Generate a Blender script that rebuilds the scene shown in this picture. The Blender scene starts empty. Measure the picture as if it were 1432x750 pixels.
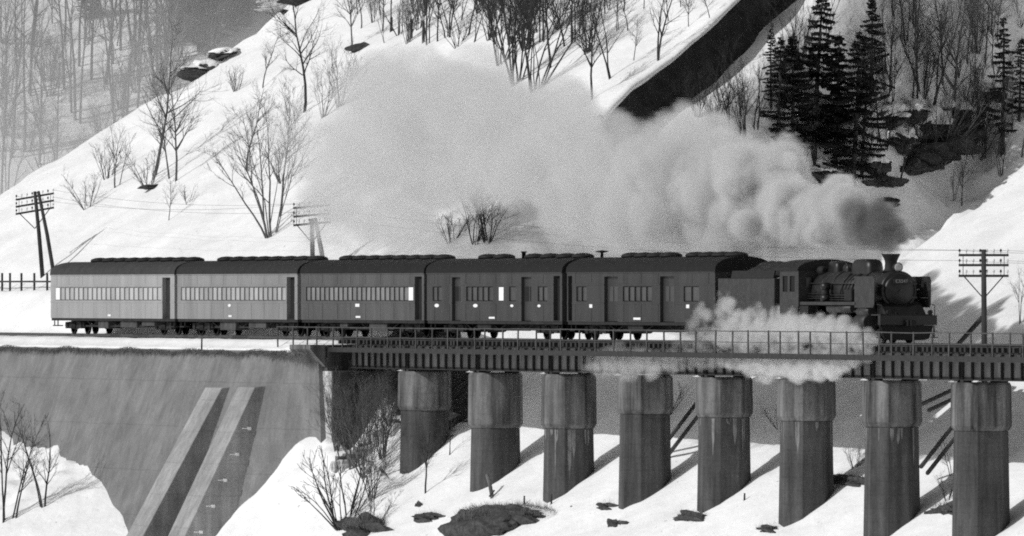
import bpy, bmesh, math, random
import numpy as np
from mathutils import Vector, Matrix
R = math.radians
sc = bpy.context.scene
COL = sc.collection

# ------------------------------------------------------------------ camera
# world frame: X = along the track towards the locomotive's front, Y = uphill across the track, Z = up, rail top = 0
TH = R(20.3)
CT, ST = math.cos(TH), math.sin(TH)
F, CX, HY = 14900.0, 716.0, 409.7           # focal length, centre column and horizon row of the 1432 px wide picture
CAM = np.array([510 * CT, -1.4 - 510 * ST, 2.2])
VD = np.array([-CT, ST, 0.0]); VR = np.array([ST, CT, 0.0]); VU = np.array([0, 0, 1.0])
cam_d = bpy.data.cameras.new('camera'); cam = bpy.data.objects.new('camera', cam_d); COL.objects.link(cam)
cam.matrix_world = Matrix(((VR[0], 0, -VD[0], CAM[0]), (VR[1], 0, -VD[1], CAM[1]), (0, 1, 0, CAM[2]), (0, 0, 0, 1)))
cam_d.sensor_width = 36; cam_d.lens = 36 * F / 1432
cam_d.shift_y = (HY - 375) / 1432
cam_d.clip_start = 5; cam_d.clip_end = 6000
sc.camera = cam

# ------------------------------------------------------------------ light
SUN_EL = R(34)
SUN = Vector((math.sin(R(0)) * math.cos(SUN_EL), -math.cos(R(0)) * math.cos(SUN_EL), math.sin(SUN_EL)))
w = bpy.data.worlds.new('World'); sc.world = w; w.use_nodes = True
nt = w.node_tree; nt.nodes.clear()
wo = nt.nodes.new('ShaderNodeOutputWorld'); bg = nt.nodes.new('ShaderNodeBackground')
sky = nt.nodes.new('ShaderNodeTexSky'); sky.sky_type = 'NISHITA'; sky.sun_disc = False
sky.sun_elevation = SUN_EL; sky.sun_rotation = R(180)
bw = nt.nodes.new('ShaderNodeRGBToBW')                      # black and white film
nt.links.new(sky.outputs[0], bw.inputs[0]); nt.links.new(bw.outputs[0], bg.inputs[0]); nt.links.new(bg.outputs[0], wo.inputs[0])
bg.inputs[1].default_value = 0.09
sun_d = bpy.data.lights.new('sun', 'SUN'); sun_d.energy = 2.55; sun_d.angle = R(0.5); sun_d.color = (1, 1, 1)
sun = bpy.data.objects.new('sun', sun_d); COL.objects.link(sun)
sun.rotation_euler = SUN.to_track_quat('Z', 'Y').to_euler(); sun.location = (0, -60, 80)
sc.view_settings.view_transform = 'Standard'; sc.view_settings.look = 'None'
sc.view_settings.exposure = 0.0; sc.view_settings.gamma = 1.0; sc.view_settings.use_curve_mapping = False
sc.render.engine = 'CYCLES'
cy = sc.cycles
cy.use_denoising = False            # the film has grain
cy.max_bounces = 8; cy.diffuse_bounces = 3; cy.glossy_bounces = 2; cy.transmission_bounces = 2
cy.volume_bounces = 4; cy.transparent_max_bounces = 8
cy.volume_step_rate = 1.7; cy.volume_max_steps = 256
cy.filter_width = 1.9

# ------------------------------------------------------------------ pixel tools (photograph pixels -> points on real surfaces)
def ray(x, y):
    return VD + VR * ((x - CX) / F) + VU * ((HY - y) / F)
def px_v(x, y, v):
    d = ray(x, y); t = (v - CAM[1]) / d[1]
    return CAM + d * t
def u_at(x, v=-1.4):
    return float(px_v(x, 400, v)[0])
def depth(p):
    return float(np.dot(np.asarray(p) - CAM, VD))
def scale_at(p):
    return F / depth(p)

# ------------------------------------------------------------------ noise
def _hash(i, j, s):
    n = (i.astype(np.int64) * 374761393 + j.astype(np.int64) * 668265263 + s * 974634553) & 0x7fffffff
    n = ((n ^ (n >> 13)) * 1274126177) & 0x7fffffff
    return ((n ^ (n >> 16)) & 0xffff) / 65535.0
def vnoise(x, y, s=0):
    xi, yi = np.floor(x), np.floor(y); fx, fy = x - xi, y - yi
    fx = fx * fx * (3 - 2 * fx); fy = fy * fy * (3 - 2 * fy)
    a, b = _hash(xi, yi, s), _hash(xi + 1, yi, s); c, d = _hash(xi, yi + 1, s), _hash(xi + 1, yi + 1, s)
    return (a * (1 - fx) + b * fx) * (1 - fy) + (c * (1 - fx) + d * fx) * fy - 0.5
def fbm(x, y, s=0, o=4):
    r = 0; a = 1.0
    for k in range(o):
        r = r + a * vnoise(x * 2 ** k + 17.3 * k, y * 2 ** k - 9.1 * k, s + k); a *= 0.5
    return r
def sm(a, b, x):
    t = np.clip((x - a) / (b - a), 0, 1); return t * t * (3 - 2 * t)

# ------------------------------------------------------------------ terrain
M = 0.65
U_AB0, U_AB1 = u_at(441, -2.4), u_at(464, -2.06)        # abutment block, back and front
def terrain(u, v):
    u = np.asarray(u, float); v = np.asarray(v, float)
    vb = -2.55 + .58 * sm(U_AB0 - 9, U_AB0 - 1.5, u)          # inner line of the retaining wall
    # hillside profile: z = M * (v - c)
    cb = np.interp(u, [-40, -28, -14, -4, 6, 16, 26, 36, 46, 56, 90], [6.5, 7.2, 9.4, 10.5, 10.7, 11, 11, 11.5, 12.6, 13.0, 13.5])
    us = -27.0 - 0.62 * np.maximum(v, 0) + 1.2 * vnoise(v * 0.3, u * 0, 5) + 0.3 * vnoise(v * .8, u * 0, 8)
    q = u - us
    step = 3.9 + 0.03 * (v - 18)
    kc = sm(13, 18, v)
    c = 0.6 + step * (sm(-0.4, 0.5, q) * kc + sm(-1.5, 7, q) * (1 - kc)) + np.clip(q, 0, 60) * 0.36
    c = np.minimum(c, cb)
    c = cb + (c - cb) * sm(-1.5, 2.5, v)
    # stream gully above the bridge, its far bank steep and facing the camera
    ch = sm(10, 17, v) * sm(4.0, -1.0, u) * sm(3.0, 10.5, q)
    c = c + ch * (21.0 + 3.0 * vnoise(u * .2, v * .2, 3))
    z = M * (v - c)
    z = z + sm(20, 40, v) * (-1.5) * sm(8, -14, u) * 0
    # rough broken ground in the gully
    z = z + ch * 2.6 * fbm(u * .33, v * .33, 21, 4)
    # undulation and drifts
    z = z + 0.9 * fbm(u / 16., v / 12., 31, 4) * sm(3, 12, v) + 0.26 * fbm(u / 3.4, v / 2.4, 37, 3)
    # the spur ends: the ground falls away to the far valley
    ue = -126 + 1.6 * fbm(v / 5., v * 0, 41, 3)
    z = z + sm(10, 30, v) * 0.9 * fbm(u / 3.0, v / 3.0, 47, 3) * sm(-112, -124, u)
    z = z - np.clip(ue - u, 0, 22) * 1.25
    # railway bench and the ground below the retaining wall
    ft = np.interp(u, [-130, -78, -68, -62, -54.5, -46, -41, -37, -33, -30, -27], [-5.0, -5.2, -6.1, -6.2, -6.9, -9.0, -11.0, -10.6, -9.3, -8.2, -6.6])
    low = ft + 0.5 * (v + 5) + .5 * fbm(u / 1.3, v / .9, 57, 3) * sm(-50, -58, u) + 0.55 * fbm(u / 3.2, v / 2.4, 53, 4) * (0.4 + 0.9 * sm(-55, -75, u)) + .7 * fbm(u / 2.2, v / 1.6, 61, 4) * sm(-44, -38, u)
    bank = -.55 * np.clip(-3 - v, 0, 5) * sm(-44, -34, u) * sm(-8, -22, u)
    low = low + bank; z = z + bank
    bench = np.interp(v, [-2.6, -1.7, -1.3, 1.3, 2.0, 2.6, 4.0], [-.78, -.5, -.2, -.16, .1, 1.1, 2.3]) + 0.05 * fbm(u / 1.5, v / .8, 59, 3)
    onb = sm(U_AB0 + .7, U_AB0 + .1, u)
    zz = np.where(v > vb, np.where(v < 4.0, bench + np.clip(z - 2.3, 0, 0) , z), low)
    k = sm(2.8, 6.5, v)
    zz = np.where((v > vb), bench * (1 - k) + z * k, low)
    zz = np.where(v > vb, np.where(u < ue, z, zz), zz)
    onb = np.where(v < vb, sm(U_AB0 + 13, U_AB0 - 1, u), onb)
    return zz * onb + z * (1 - onb)
def H(u, v):
    return float(terrain(np.array([u]), np.array([v]))[0])
def hit(x, y, t0=380, t1=800, cond=None):
    t = np.arange(t0, t1, 0.15); d = ray(x, y)
    P = CAM[None] + t[:, None] * d[None]
    below = P[:, 2] < terrain(P[:, 0], P[:, 1])
    if not below.any(): return None
    i = int(np.argmax(below))
    p = P[i].copy(); p[2] = H(p[0], p[1])
    return p

# ------------------------------------------------------------------ materials (all grey: the film is black and white)
MATS = {}
def mat(name, base, rough=0.8, var=0.0, vscale=1.0, bump=0.0, bscale=8.0, stretch=(1, 1, 1), spec=0.3, coord='pos', metal=0.0, det=5.0, strength2=None):
    if name in MATS: return MATS[name]
    m = bpy.data.materials.new(name); m.use_nodes = True; MATS[name] = m
    n = m.node_tree; b = n.nodes['Principled BSDF']
    b.inputs['Base Color'].default_value = (base, base, base, 1)
    b.inputs['Roughness'].default_value = rough
    b.inputs['Specular IOR Level'].default_value = spec
    b.inputs['Metallic'].default_value = metal
    if var or bump:
        if coord == 'pos':
            g = n.nodes.new('ShaderNodeNewGeometry'); src = g.outputs['Position']
        else:
            g = n.nodes.new('ShaderNodeTexCoord'); src = g.outputs['Object']
        mp = n.nodes.new('ShaderNodeMapping'); mp.inputs['Scale'].default_value = stretch
        n.links.new(src, mp.inputs['Vector'])
    if var:
        t = n.nodes.new('ShaderNodeTexNoise'); t.inputs['Scale'].default_value = vscale; t.inputs['Detail'].default_value = det
        t.inputs['Roughness'].default_value = 0.62
        n.links.new(mp.outputs[0], t.inputs['Vector'])
        r = n.nodes.new('ShaderNodeMapRange'); r.inputs['From Min'].default_value = .28; r.inputs['From Max'].default_value = .72
        r.inputs['To Min'].default_value = base * (1 - var); r.inputs['To Max'].default_value = base * (1 + var)
        n.links.new(t.outputs['Fac'], r.inputs['Value']); n.links.new(r.outputs[0], b.inputs['Base Color'])
    if bump:
        t = n.nodes.new('ShaderNodeTexNoise'); t.inputs['Scale'].default_value = bscale; t.inputs['Detail'].default_value = 6
        n.links.new(mp.outputs[0], t.inputs['Vector'])
        bp = n.nodes.new('ShaderNodeBump'); bp.inputs['Strength'].default_value = 1; bp.inputs['Distance'].default_value = bump
        n.links.new(t.outputs['Fac'], bp.inputs['Height']); n.links.new(bp.outputs[0], b.inputs['Normal'])
    return m

def snow_material(name, rocky=True):
    m = bpy.data.materials.new(name); m.use_nodes = True; MATS[name] = m
    n = m.node_tree; L = n.links; b = n.nodes['Principled BSDF']
    b.inputs['Roughness'].default_value = 0.7; b.inputs['Specular IOR Level'].default_value = 0.15
    g = n.nodes.new('ShaderNodeNewGeometry')
    t = n.nodes.new('ShaderNodeTexNoise'); t.inputs['Scale'].default_value = .35; t.inputs['Detail'].default_value = 7
    L.new(g.outputs['Position'], t.inputs['Vector'])
    r = n.nodes.new('ShaderNodeMapRange'); r.inputs['From Min'].default_value = .3; r.inputs['From Max'].default_value = .7
    r.inputs['To Min'].default_value = .80; r.inputs['To Max'].default_value = .90
    L.new(t.outputs['Fac'], r.inputs['Value'])
    # dirt specks and twigs lying on the old snow
    t2 = n.nodes.new('ShaderNodeTexNoise'); t2.inputs['Scale'].default_value = 4.5; t2.inputs['Detail'].default_value = 3
    L.new(g.outputs['Position'], t2.inputs['Vector'])
    s2 = n.nodes.new('ShaderNodeMapRange'); s2.inputs['From Min'].default_value = .69; s2.inputs['From Max'].default_value = .78
    s2.inputs['To Min'].default_value = 0; s2.inputs['To Max'].default_value = .75
    L.new(t2.outputs['Fac'], s2.inputs['Value'])
    at = n.nodes.new('ShaderNodeAttribute'); at.attribute_name = 'earth'  # bare ground mask, also carrying the painted shade under the first span
    t3 = n.nodes.new('ShaderNodeTexNoise'); t3.inputs['Scale'].default_value = 1.3; t3.inputs['Detail'].default_value = 6
    L.new(g.outputs['Position'], t3.inputs['Vector'])
    ad = n.nodes.new('ShaderNodeMath'); ad.operation = 'MULTIPLY_ADD'; ad.inputs[1].default_value = 1.5; ad.inputs[2].default_value = -.75
    L.new(t3.outputs['Fac'], ad.inputs[0])
    a2 = n.nodes.new('ShaderNodeMath'); a2.operation = 'ADD'; L.new(at.outputs['Fac'], a2.inputs[0]); L.new(ad.outputs[0], a2.inputs[1])
    s3 = n.nodes.new('ShaderNodeMapRange'); s3.inputs['From Min'].default_value = .45; s3.inputs['From Max'].default_value = .6
    L.new(a2.outputs[0], s3.inputs['Value'])
    mx = n.nodes.new('ShaderNodeMath'); mx.operation = 'MAXIMUM'; L.new(s2.outputs[0], mx.inputs[0]); L.new(s3.outputs[0], mx.inputs[1])
    mixn = n.nodes.new('ShaderNodeMix'); mixn.data_type = 'FLOAT'
    L.new(mx.outputs[0], mixn.inputs['Factor']); L.new(r.outputs[0], mixn.inputs['A'])
    t4 = n.nodes.new('ShaderNodeTexNoise'); t4.inputs['Scale'].default_value = 3; t4.inputs['Detail'].default_value = 6
    L.new(g.outputs['Position'], t4.inputs['Vector'])
    r4 = n.nodes.new('ShaderNodeMapRange'); r4.inputs['From Min'].default_value = .3; r4.inputs['From Max'].default_value = .7
    r4.inputs['To Min'].default_value = .010; r4.inputs['To Max'].default_value = .06
    L.new(t4.outputs['Fac'], r4.inputs['Value']); L.new(r4.outputs[0], mixn.inputs['B'])
    L.new(mixn.outputs['Result'], b.inputs['Base Color'])
    bn = n.nodes.new('ShaderNodeTexNoise'); bn.inputs['Scale'].default_value = 1.6; bn.inputs['Detail'].default_value = 8; bn.inputs['Roughness'].default_value = .55
    L.new(g.outputs['Position'], bn.inputs['Vector'])
    bp = n.nodes.new('ShaderNodeBump'); bp.inputs['Distance'].default_value = .09; L.new(bn.outputs['Fac'], bp.inputs['Height'])
    L.new(bp.outputs[0], b.inputs['Normal'])
    return m

def concrete(name, base, streak=.45, joint=1.15, bands=.18):
    m = bpy.data.materials.new(name); m.use_nodes = True; MATS[name] = m
    n = m.node_tree; L = n.links; b = n.nodes['Principled BSDF']; b.inputs['Roughness'].default_value = .9; b.inputs['Specular IOR Level'].default_value = .2
    g = n.nodes.new('ShaderNodeNewGeometry')
    def noise(sc_, st, det=6):
        mp = n.nodes.new('ShaderNodeMapping'); mp.inputs['Scale'].default_value = st; L.new(g.outputs['Position'], mp.inputs['Vector'])
        t = n.nodes.new('ShaderNodeTexNoise'); t.inputs['Scale'].default_value = sc_; t.inputs['Detail'].default_value = det; t.inputs['Roughness'].default_value = .65
        L.new(mp.outputs[0], t.inputs['Vector']); return t.outputs['Fac']
    def mrange(v, a, b_, c, d):
        r = n.nodes.new('ShaderNodeMapRange'); r.inputs['From Min'].default_value = a; r.inputs['From Max'].default_value = b_
        r.inputs['To Min'].default_value = c; r.inputs['To Max'].default_value = d; L.new(v, r.inputs['Value']); return r.outputs[0]
    def mul(a, b_):
        k = n.nodes.new('ShaderNodeMath'); k.operation = 'MULTIPLY'
        L.new(a, k.inputs[0]); L.new(b_, k.inputs[1]); return k.outputs[0]
    s = mrange(noise(2.2, (1, 1, .07)), .3, .7, 1 - streak, 1 + streak * .8)            # run-off streaks
    p = mrange(noise(.5, (1, 1, 1)), .3, .7, .72, 1.22)                               # patches
    f = mrange(noise(9, (1, 1, 1), 4), .3, .7, .86, 1.14)
    # pour lines: thin dark lines at uneven heights
    sep = n.nodes.new('ShaderNodeSeparateXYZ'); L.new(g.outputs['Position'], sep.inputs[0])
    wob = n.nodes.new('ShaderNodeMath'); wob.operation = 'MULTIPLY_ADD'; wob.inputs[1].default_value = .12; L.new(noise(.8, (1, 1, .2), 2), wob.inputs[0]); L.new(sep.outputs['Z'], wob.inputs[2])
    fr = n.nodes.new('ShaderNodeMath'); fr.operation = 'PINGPONG'; fr.inputs[1].default_value = joint / 2; L.new(wob.outputs[0], fr.inputs[0])
    j = mrange(fr.outputs[0], 0, .05, 1 - bands * 1.6, 1)
    k = mul(mul(s, p), mul(f, j))
    fin = n.nodes.new('ShaderNodeMath'); fin.operation = 'MULTIPLY'; fin.inputs[1].default_value = base; L.new(k, fin.inputs[0])
    L.new(fin.outputs[0], b.inputs['Base Color'])
    bp = n.nodes.new('ShaderNodeBump'); bp.inputs['Distance'].default_value = .03; L.new(noise(5, (1, 1, 1)), bp.inputs['Height']); L.new(bp.outputs[0], b.inputs['Normal'])
    return m

SNOW = snow_material('old_snow')
WALLC = concrete('wall_concrete', .185, .15, 2.3, .10)
BUTC = concrete('buttress_concrete', .30, .25, 1.6, .08)
PIERC = concrete('pier_concrete', .14, .8, .9, .06)
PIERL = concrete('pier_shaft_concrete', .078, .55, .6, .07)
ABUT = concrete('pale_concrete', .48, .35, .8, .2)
STEEL = mat('bridge_paint', .16, .6, .45, 1.8, .004, 20, (1, 1, .25))
STEELD = mat('dark_bridge_steel', .026, .6, .4, 3)
TIMBER = mat('weathered_timber', .042, .85, .5, 2.5, .006, 14, (1, 1, .2))
TIMBERL = mat('grey_timber', .14, .85, .45, 2.5, .006, 14, (1, 1, .2))
RAILM = mat('rail_steel', .09, .45, .3, 4, metal=.4)
BARK = mat('dark_bark', .045, .9, .5, 3)
BARKM = mat('grey_bark', .11, .9, .5, 3)
BARKL = mat('pale_bark', .13, .9, .4, 2)
NEEDLE = mat('conifer_needles', .022, .8, .6, 1.5)
EARTH = mat('bare_earth', .06, .95, .6, 3, .08, 5)
ROCK = mat('dark_rock', .05, .9, .6, 1.5, .15, 3)
ROCKD = mat('cliff_black_rock', .022, .85, .7, 1.2, .12, 3)  # near-black rock tone for the cliff face
GRASS = mat('dry_grass', .12, .9, .4, 2)
BLACK = mat('black_engine_paint', .010, .42, .5, 2.5, spec=.4)
SOOT = mat('sooty_iron', .012, .7, .4, 3)
ENGG = mat('dusty_engine_black', .026, .5, .5, 2.2, spec=.4)
UNDER = mat('underframe_grime', .02, .8, .5, 2)
WHITE = mat('white_paint', .82, .6, .06, 3)
BRASS = mat('plate_metal', .28, .4, .2, 8)
LENS = mat('lamp_glass', .35, .1, spec=.6)
INSUL = mat('porcelain', .7, .3)
BOIL = mat('boiler_black', .013, .5, .6, 2.5, spec=.4)
RAILP = mat('railing_iron', .075, .6, .4, 3)
COAL = mat('coal', .014, .6, .4, 5, .05, 9)
LIME = mat('lime_stain', .19, .9, .5, 6, stretch=(1, 1, .3))
DARKIN = mat('interior_shade', .01, .9)  # near-black stands in for the shade inside openings and behind panes

# ------------------------------------------------------------------ mesh builder
class MB:
    def __init__(s): s.v = []; s.f = []; s.sm = []
    def add(s, vs, fs, smooth=False):
        o = len(s.v); s.v += [tuple(map(float, p)) for p in vs]
        for f in fs: s.f.append(tuple(i + o for i in f)); s.sm.append(smooth)
        return s
    def box(s, x0, x1, y0, y1, z0, z1):
        return s.add([(x0, y0, z0), (x1, y0, z0), (x1, y1, z0), (x0, y1, z0), (x0, y0, z1), (x1, y0, z1), (x1, y1, z1), (x0, y1, z1)],
                     [(0, 3, 2, 1), (4, 5, 6, 7), (0, 1, 5, 4), (1, 2, 6, 5), (2, 3, 7, 6), (3, 0, 4, 7)])
    def tube(s, pts, rad, n=6, caps=True, smooth=True):
        pts = [Vector(p) for p in pts]; rings = []
        if not isinstance(rad, (list, tuple)): rad = [rad] * len(pts)
        ref = None; vs = []
        for i, p in enumerate(pts):
            d = (pts[min(i + 1, len(pts) - 1)] - pts[max(i - 1, 0)])
            d = d.normalized() if d.length > 1e-9 else Vector((0, 0, 1))
            if ref is None: ref = Vector((1, 0, 0)) if abs(d.x) < .8 else Vector((0, 1, 0))
            a = (ref - d * ref.dot(d)).normalized(); b = d.cross(a); ref = a
            for k in range(n):
                t = 2 * math.pi * k / n; vs.append(p + (a * math.cos(t) + b * math.sin(t)) * rad[i])
        fs = []
        for i in range(len(pts) - 1):
            for k in range(n):
                k2 = (k + 1) % n; fs.append((i * n + k, i * n + k2, (i + 1) * n + k2, (i + 1) * n + k))
        s.add(vs, fs, smooth)
        if caps and n > 2:
            o = len(s.v) - len(vs)
            s.f.append(tuple(o + k for k in range(n - 1, -1, -1))); s.sm.append(False)
            s.f.append(tuple(o + (len(pts) - 1) * n + k for k in range(n))); s.sm.append(False)
        return s
    def bar(s, p0, p1, w, h):
        p0, p1 = Vector(p0), Vector(p1); d = (p1 - p0).normalized()
        up = Vector((0, 0, 1)) if abs(d.z) < .95 else Vector((1, 0, 0))
        a = d.cross(up).normalized() * w / 2; b = a.cross(d).normalized() * h / 2
        vs = [p0 - a - b, p0 + a - b, p0 + a + b, p0 - a + b, p1 - a - b, p1 + a - b, p1 + a + b, p1 - a + b]
        return s.add(vs, [(0, 3, 2, 1), (4, 5, 6, 7), (0, 1, 5, 4), (1, 2, 6, 5), (2, 3, 7, 6), (3, 0, 4, 7)])
    def lathe(s, prof, c=(0, 0, 0), axis='z', n=20):
        """profile of (radius, height) turned about an axis through c"""
        vs = []
        for r, h in prof:
            for k in range(n):
                t = 2 * math.pi * k / n; a, b = r * math.cos(t), r * math.sin(t)
                if axis == 'z': vs.append((c[0] + a, c[1] + b, c[2] + h))
                elif axis == 'x': vs.append((c[0] + h, c[1] + a, c[2] + b))
                else: vs.append((c[0] + b, c[1] + h, c[2] + a))
        fs = []
        for i in range(len(prof) - 1):
            for k in range(n):
                k2 = (k + 1) % n; fs.append((i * n + k, i * n + k2, (i + 1) * n + k2, (i + 1) * n + k))
        s.add(vs, fs, True); o = len(s.v) - len(vs)
        if prof[0][0] > 1e-4: s.f.append(tuple(o + k for k in range(n - 1, -1, -1))); s.sm.append(False)
        if prof[-1][0] > 1e-4: s.f.append(tuple(o + (len(prof) - 1) * n + k for k in range(n))); s.sm.append(False)
        return s
    def prism(s, poly, a, b, axis='x'):
        """poly of 2-D points extruded from a to b along an axis: x -> (y,z), y -> (x,z), z -> (x,y)"""
        f = {'x': lambda t, p: (t, p[0], p[1]), 'y': lambda t, p: (p[0], t, p[1]), 'z': lambda t, p: (p[0], p[1], t)}[axis]
        n = len(poly); vs = [f(a, p) for p in poly] + [f(b, p) for p in poly]
        fs = [(i, (i + 1) % n, n + (i + 1) % n, n + i) for i in range(n)] + [tuple(range(n - 1, -1, -1)), tuple(range(n, 2 * n))]
        return s.add(vs, fs)
    def mesh(s, name, m):
        me = bpy.data.meshes.new(name); me.from_pydata(s.v, [], s.f)
        me.polygons.foreach_set('use_smooth', s.sm)
        if m: me.materials.append(m)
        bm = bmesh.new(); bm.from_mesh(me); bmesh.ops.recalc_face_normals(bm, faces=bm.faces); bm.to_mesh(me); bm.free()
        me.update(); return me
    def build(s, name, m, parent=None, bevel=0):
        o = bpy.data.objects.new(name, s.mesh(name, m)); COL.objects.link(o)
        if parent: o.parent = parent
        if bevel:
            b = o.modifiers.new('bevel', 'BEVEL'); b.width = bevel; b.segments = 2; b.limit_method = 'ANGLE'
        return o
def place(me, name, parent=None, loc=(0, 0, 0), rot=(0, 0, 0), scale=(1, 1, 1)):
    o = bpy.data.objects.new(name, me); COL.objects.link(o); o.parent = parent
    o.location = loc; o.rotation_euler = rot; o.scale = scale; return o
def tag(o, label=None, cat=None, group=None, kind=None):
    if label: o['label'] = label
    if cat: o['category'] = cat
    if group: o['group'] = group
    if kind: o['kind'] = kind
    return o
def thing(name, label, cat, loc=(0, 0, 0), rz=0, group=None):
    o = bpy.data.objects.new(name, None); COL.objects.link(o); o.location = loc; o.rotation_euler = (0, 0, rz)
    o.empty_display_size = .3
    return tag(o, label, cat, group)

# ================================================================== SETTING
def grid_mesh(name, U, V, fn, m, earth=None):
    uu, vv = np.meshgrid(U, V, indexing='ij'); zz = fn(uu, vv)
    nu, nv = len(U), len(V)
    co = np.stack([uu, vv, zz], -1).reshape(-1, 3)
    idx = np.arange(nu * nv).reshape(nu, nv)
    q = np.stack([idx[:-1, :-1], idx[1:, :-1], idx[1:, 1:], idx[:-1, 1:]], -1).reshape(-1, 4)
    me = bpy.data.meshes.new(name); me.vertices.add(len(co)); me.vertices.foreach_set('co', co.ravel())
    me.loops.add(q.size); me.loops.foreach_set('vertex_index', q.ravel().astype(np.int32))
    me.polygons.add(len(q)); me.polygons.foreach_set('loop_start', np.arange(0, q.size, 4, dtype=np.int32))
    me.polygons.foreach_set('use_smooth', np.ones(len(q), bool))
    me.update(calc_edges=True); me.materials.append(m)
    at = me.attributes.new('earth', 'FLOAT', 'POINT')
    e = np.zeros(nu * nv) if earth is None else earth(uu, vv, zz).ravel()
    at.data.foreach_set('value', e.astype(np.float32))
    o = bpy.data.objects.new(name, me); COL.objects.link(o); return o
def hill_earth_shade(u, v, z):
    # bare rock and soil where the ground is too steep for snow to lie; under the first span, shade put in as dark ground
    e = 1e-2
    gu = (terrain(u + .25, v) - terrain(u - .25, v)) / .5; gv = (terrain(u, v + .25) - terrain(u, v - .25)) / .5
    g = np.sqrt(gu ** 2 + gv ** 2)
    r = sm(5, 6.5, g) * (v > 5)
    span_shade = sm(-27.5, -26, u) * sm(-14.5, -17.5, u) * sm(0.2, 1.2, v) * sm(6, 4, v)
    us = -27.0 - 0.62 * np.maximum(v, 0) + 1.2 * vnoise(v * 0.3, u * 0, 5) + 0.3 * vnoise(v * .8, u * 0, 8)
    q = u - us; cl = sm(-.42, -.2, q) * sm(.75, .45, q) * sm(16, 18, v) * 1.6
    return np.maximum(np.maximum(r, span_shade), cl)
Ugrid = np.concatenate([np.arange(-160, -60, .5), np.arange(-60, -24, .25), np.arange(-24, 75, .35), np.arange(75, 130, 2.)])
Vgrid = np.concatenate([np.arange(-60, -14, 1.2), np.arange(-14, 18, .26), np.arange(18, 46, .4), np.arange(46, 110, 1.6)])
hill = grid_mesh('hillside', Ugrid, Vgrid, terrain, SNOW, hill_earth_shade); tag(hill, kind='structure')

# far hillside across the valley bend, standing square to the view
def far_z(l, d):
    return -14 + np.clip(d - 715, 0, 400) * .40 + 3.0 * fbm(l / 30., d / 30., 71, 4) + .5 * fbm(l / 4., d / 4., 75, 3) + .04 * l
FSNOW = mat('far_snow', .80, .8, .12, .08, .3, .6)
farh = grid_mesh('far_hillside', np.arange(-170, 260, 2.2), np.concatenate([np.arange(700, 860, 1.5), np.arange(860, 1100, 8.)]), far_z, FSNOW)
farh.matrix_world = Matrix(((VR[0], VD[0], 0, CAM[0]), (VR[1], VD[1], 0, CAM[1]), (0, 0, 1, 0), (0, 0, 0, 1)))
tag(farh, kind='structure')
def far_hit(x, y):
    t = np.arange(700, 1090, .5); d = ray(x, y); l = t * (x - CX) / F
    z = 2.2 + t * (HY - y) / F; b = z < far_z(l, t)
    if not b.any(): return None
    i = int(np.argmax(b)); return np.array([CAM[0] + t[i] * d[0], CAM[1] + t[i] * d[1], z[i]])
vf = MB(); vf.add([(-1600, -1600, -36), (1600, -1600, -36), (1600, 1600, -36), (-1600, 1600, -36)], [(0, 1, 2, 3)])
tag(vf.build('valley_floor', FSNOW), kind='structure')

# ------------------------------------------------------------------ railway track
PU1 = float(px_v(594, 560, 0)[0]); SPAN = 10.1
PIERS = [PU1 + SPAN * k for k in range(9)]
AB_SEAT = U_AB1 - .55
track = tag(thing('railway_track', None, None), kind='structure'); del_keys = None
for s in (-1, 1):
    b = MB(); y = s * .565
    b.prism([(y - .06, -.15), (y + .06, -.15), (y + .06, -.13), (y + .012, -.11), (y + .012, -.045), (y + .034, -.03), (y + .034, 0), (y - .034, 0), (y - .034, -.03), (y - .012, -.045), (y - .012, -.11), (y - .06, -.13)], -150, 110)
    b.build('rail', RAILM, track)
slm = MB().box(-.11, .11, -1.25, 1.25, -.35, -.152).mesh('sleeper', TIMBER)
rng = random.Random(3)
u = AB_SEAT - .6
while u < 78:
    place(slm, 'sleeper', track, (u, rng.uniform(-.05, .05), rng.uniform(-.004, 0)), (0, 0, rng.uniform(-.015, .015))); u += .6
for y in (-1.08, 1.08):
    MB().box(AB_SEAT - .7, 78, y - .08, y + .08, -.1505, -.03).build('guard_timber', TIMBER, track)

# ------------------------------------------------------------------ retaining wall with two raking buttresses
WU0, WU1 = -128.0, U_AB0
def wall_face(u, h):
    k = float(sm(WU1 - 10, WU1 - .5, np.array(u)))
    bt = .36 * (1 - k) + .02 * k
    return (u + .15 * h * k, -2.75 + .5 * k * k - bt * h, -.80 - h)
wall = thing('retaining_wall', 'tall battered grey concrete retaining wall carrying the snowy track before the bridge', 'wall', (-78, -3, -11))
def world_build(b, name, m, parent, **k):
    o = b.build(name, m, None, **k); o.parent = parent; o.matrix_parent_inverse = Matrix.Translation(-Vector(parent.location)); return o
b = MB(); us = list(np.linspace(WU0, WU1, 90)); hs = list(np.linspace(0, 12.2, 24)); nh = len(hs)
vs = []; fs = []
for u in us:
    for h in hs:
        p = wall_face(u, h); vs.append((p[0], p[1] + .03 * float(vnoise(np.array(u * .5), np.array(h * .5), 5)), p[2]))
for i in range(len(us) - 1):
    for j in range(nh - 1):
        fs.append((i * nh + j, (i + 1) * nh + j, (i + 1) * nh + j + 1, i * nh + j + 1))
b.add(vs, fs, True)
b.add([(us[0], -2.74, -.80), (us[-1], -2.26, -.80), (us[-1], -1.9, -.80), (us[0], -1.9, -.80)], [(0, 1, 2, 3)])      # top
e = [wall_face(us[-1], h) for h in hs]
b.add(e + [(p[0], -1.7, p[2]) for p in e], [(j, j + 1, nh + j + 1, nh + j) for j in range(nh - 1)])                          # end
world_build(b, 'wall_face', WALLC, wall)
world_build(MB().box(WU0, WU1 - 5, -2.80, -2.2, -.86, -.74), 'coping', WALLC, wall)
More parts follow.
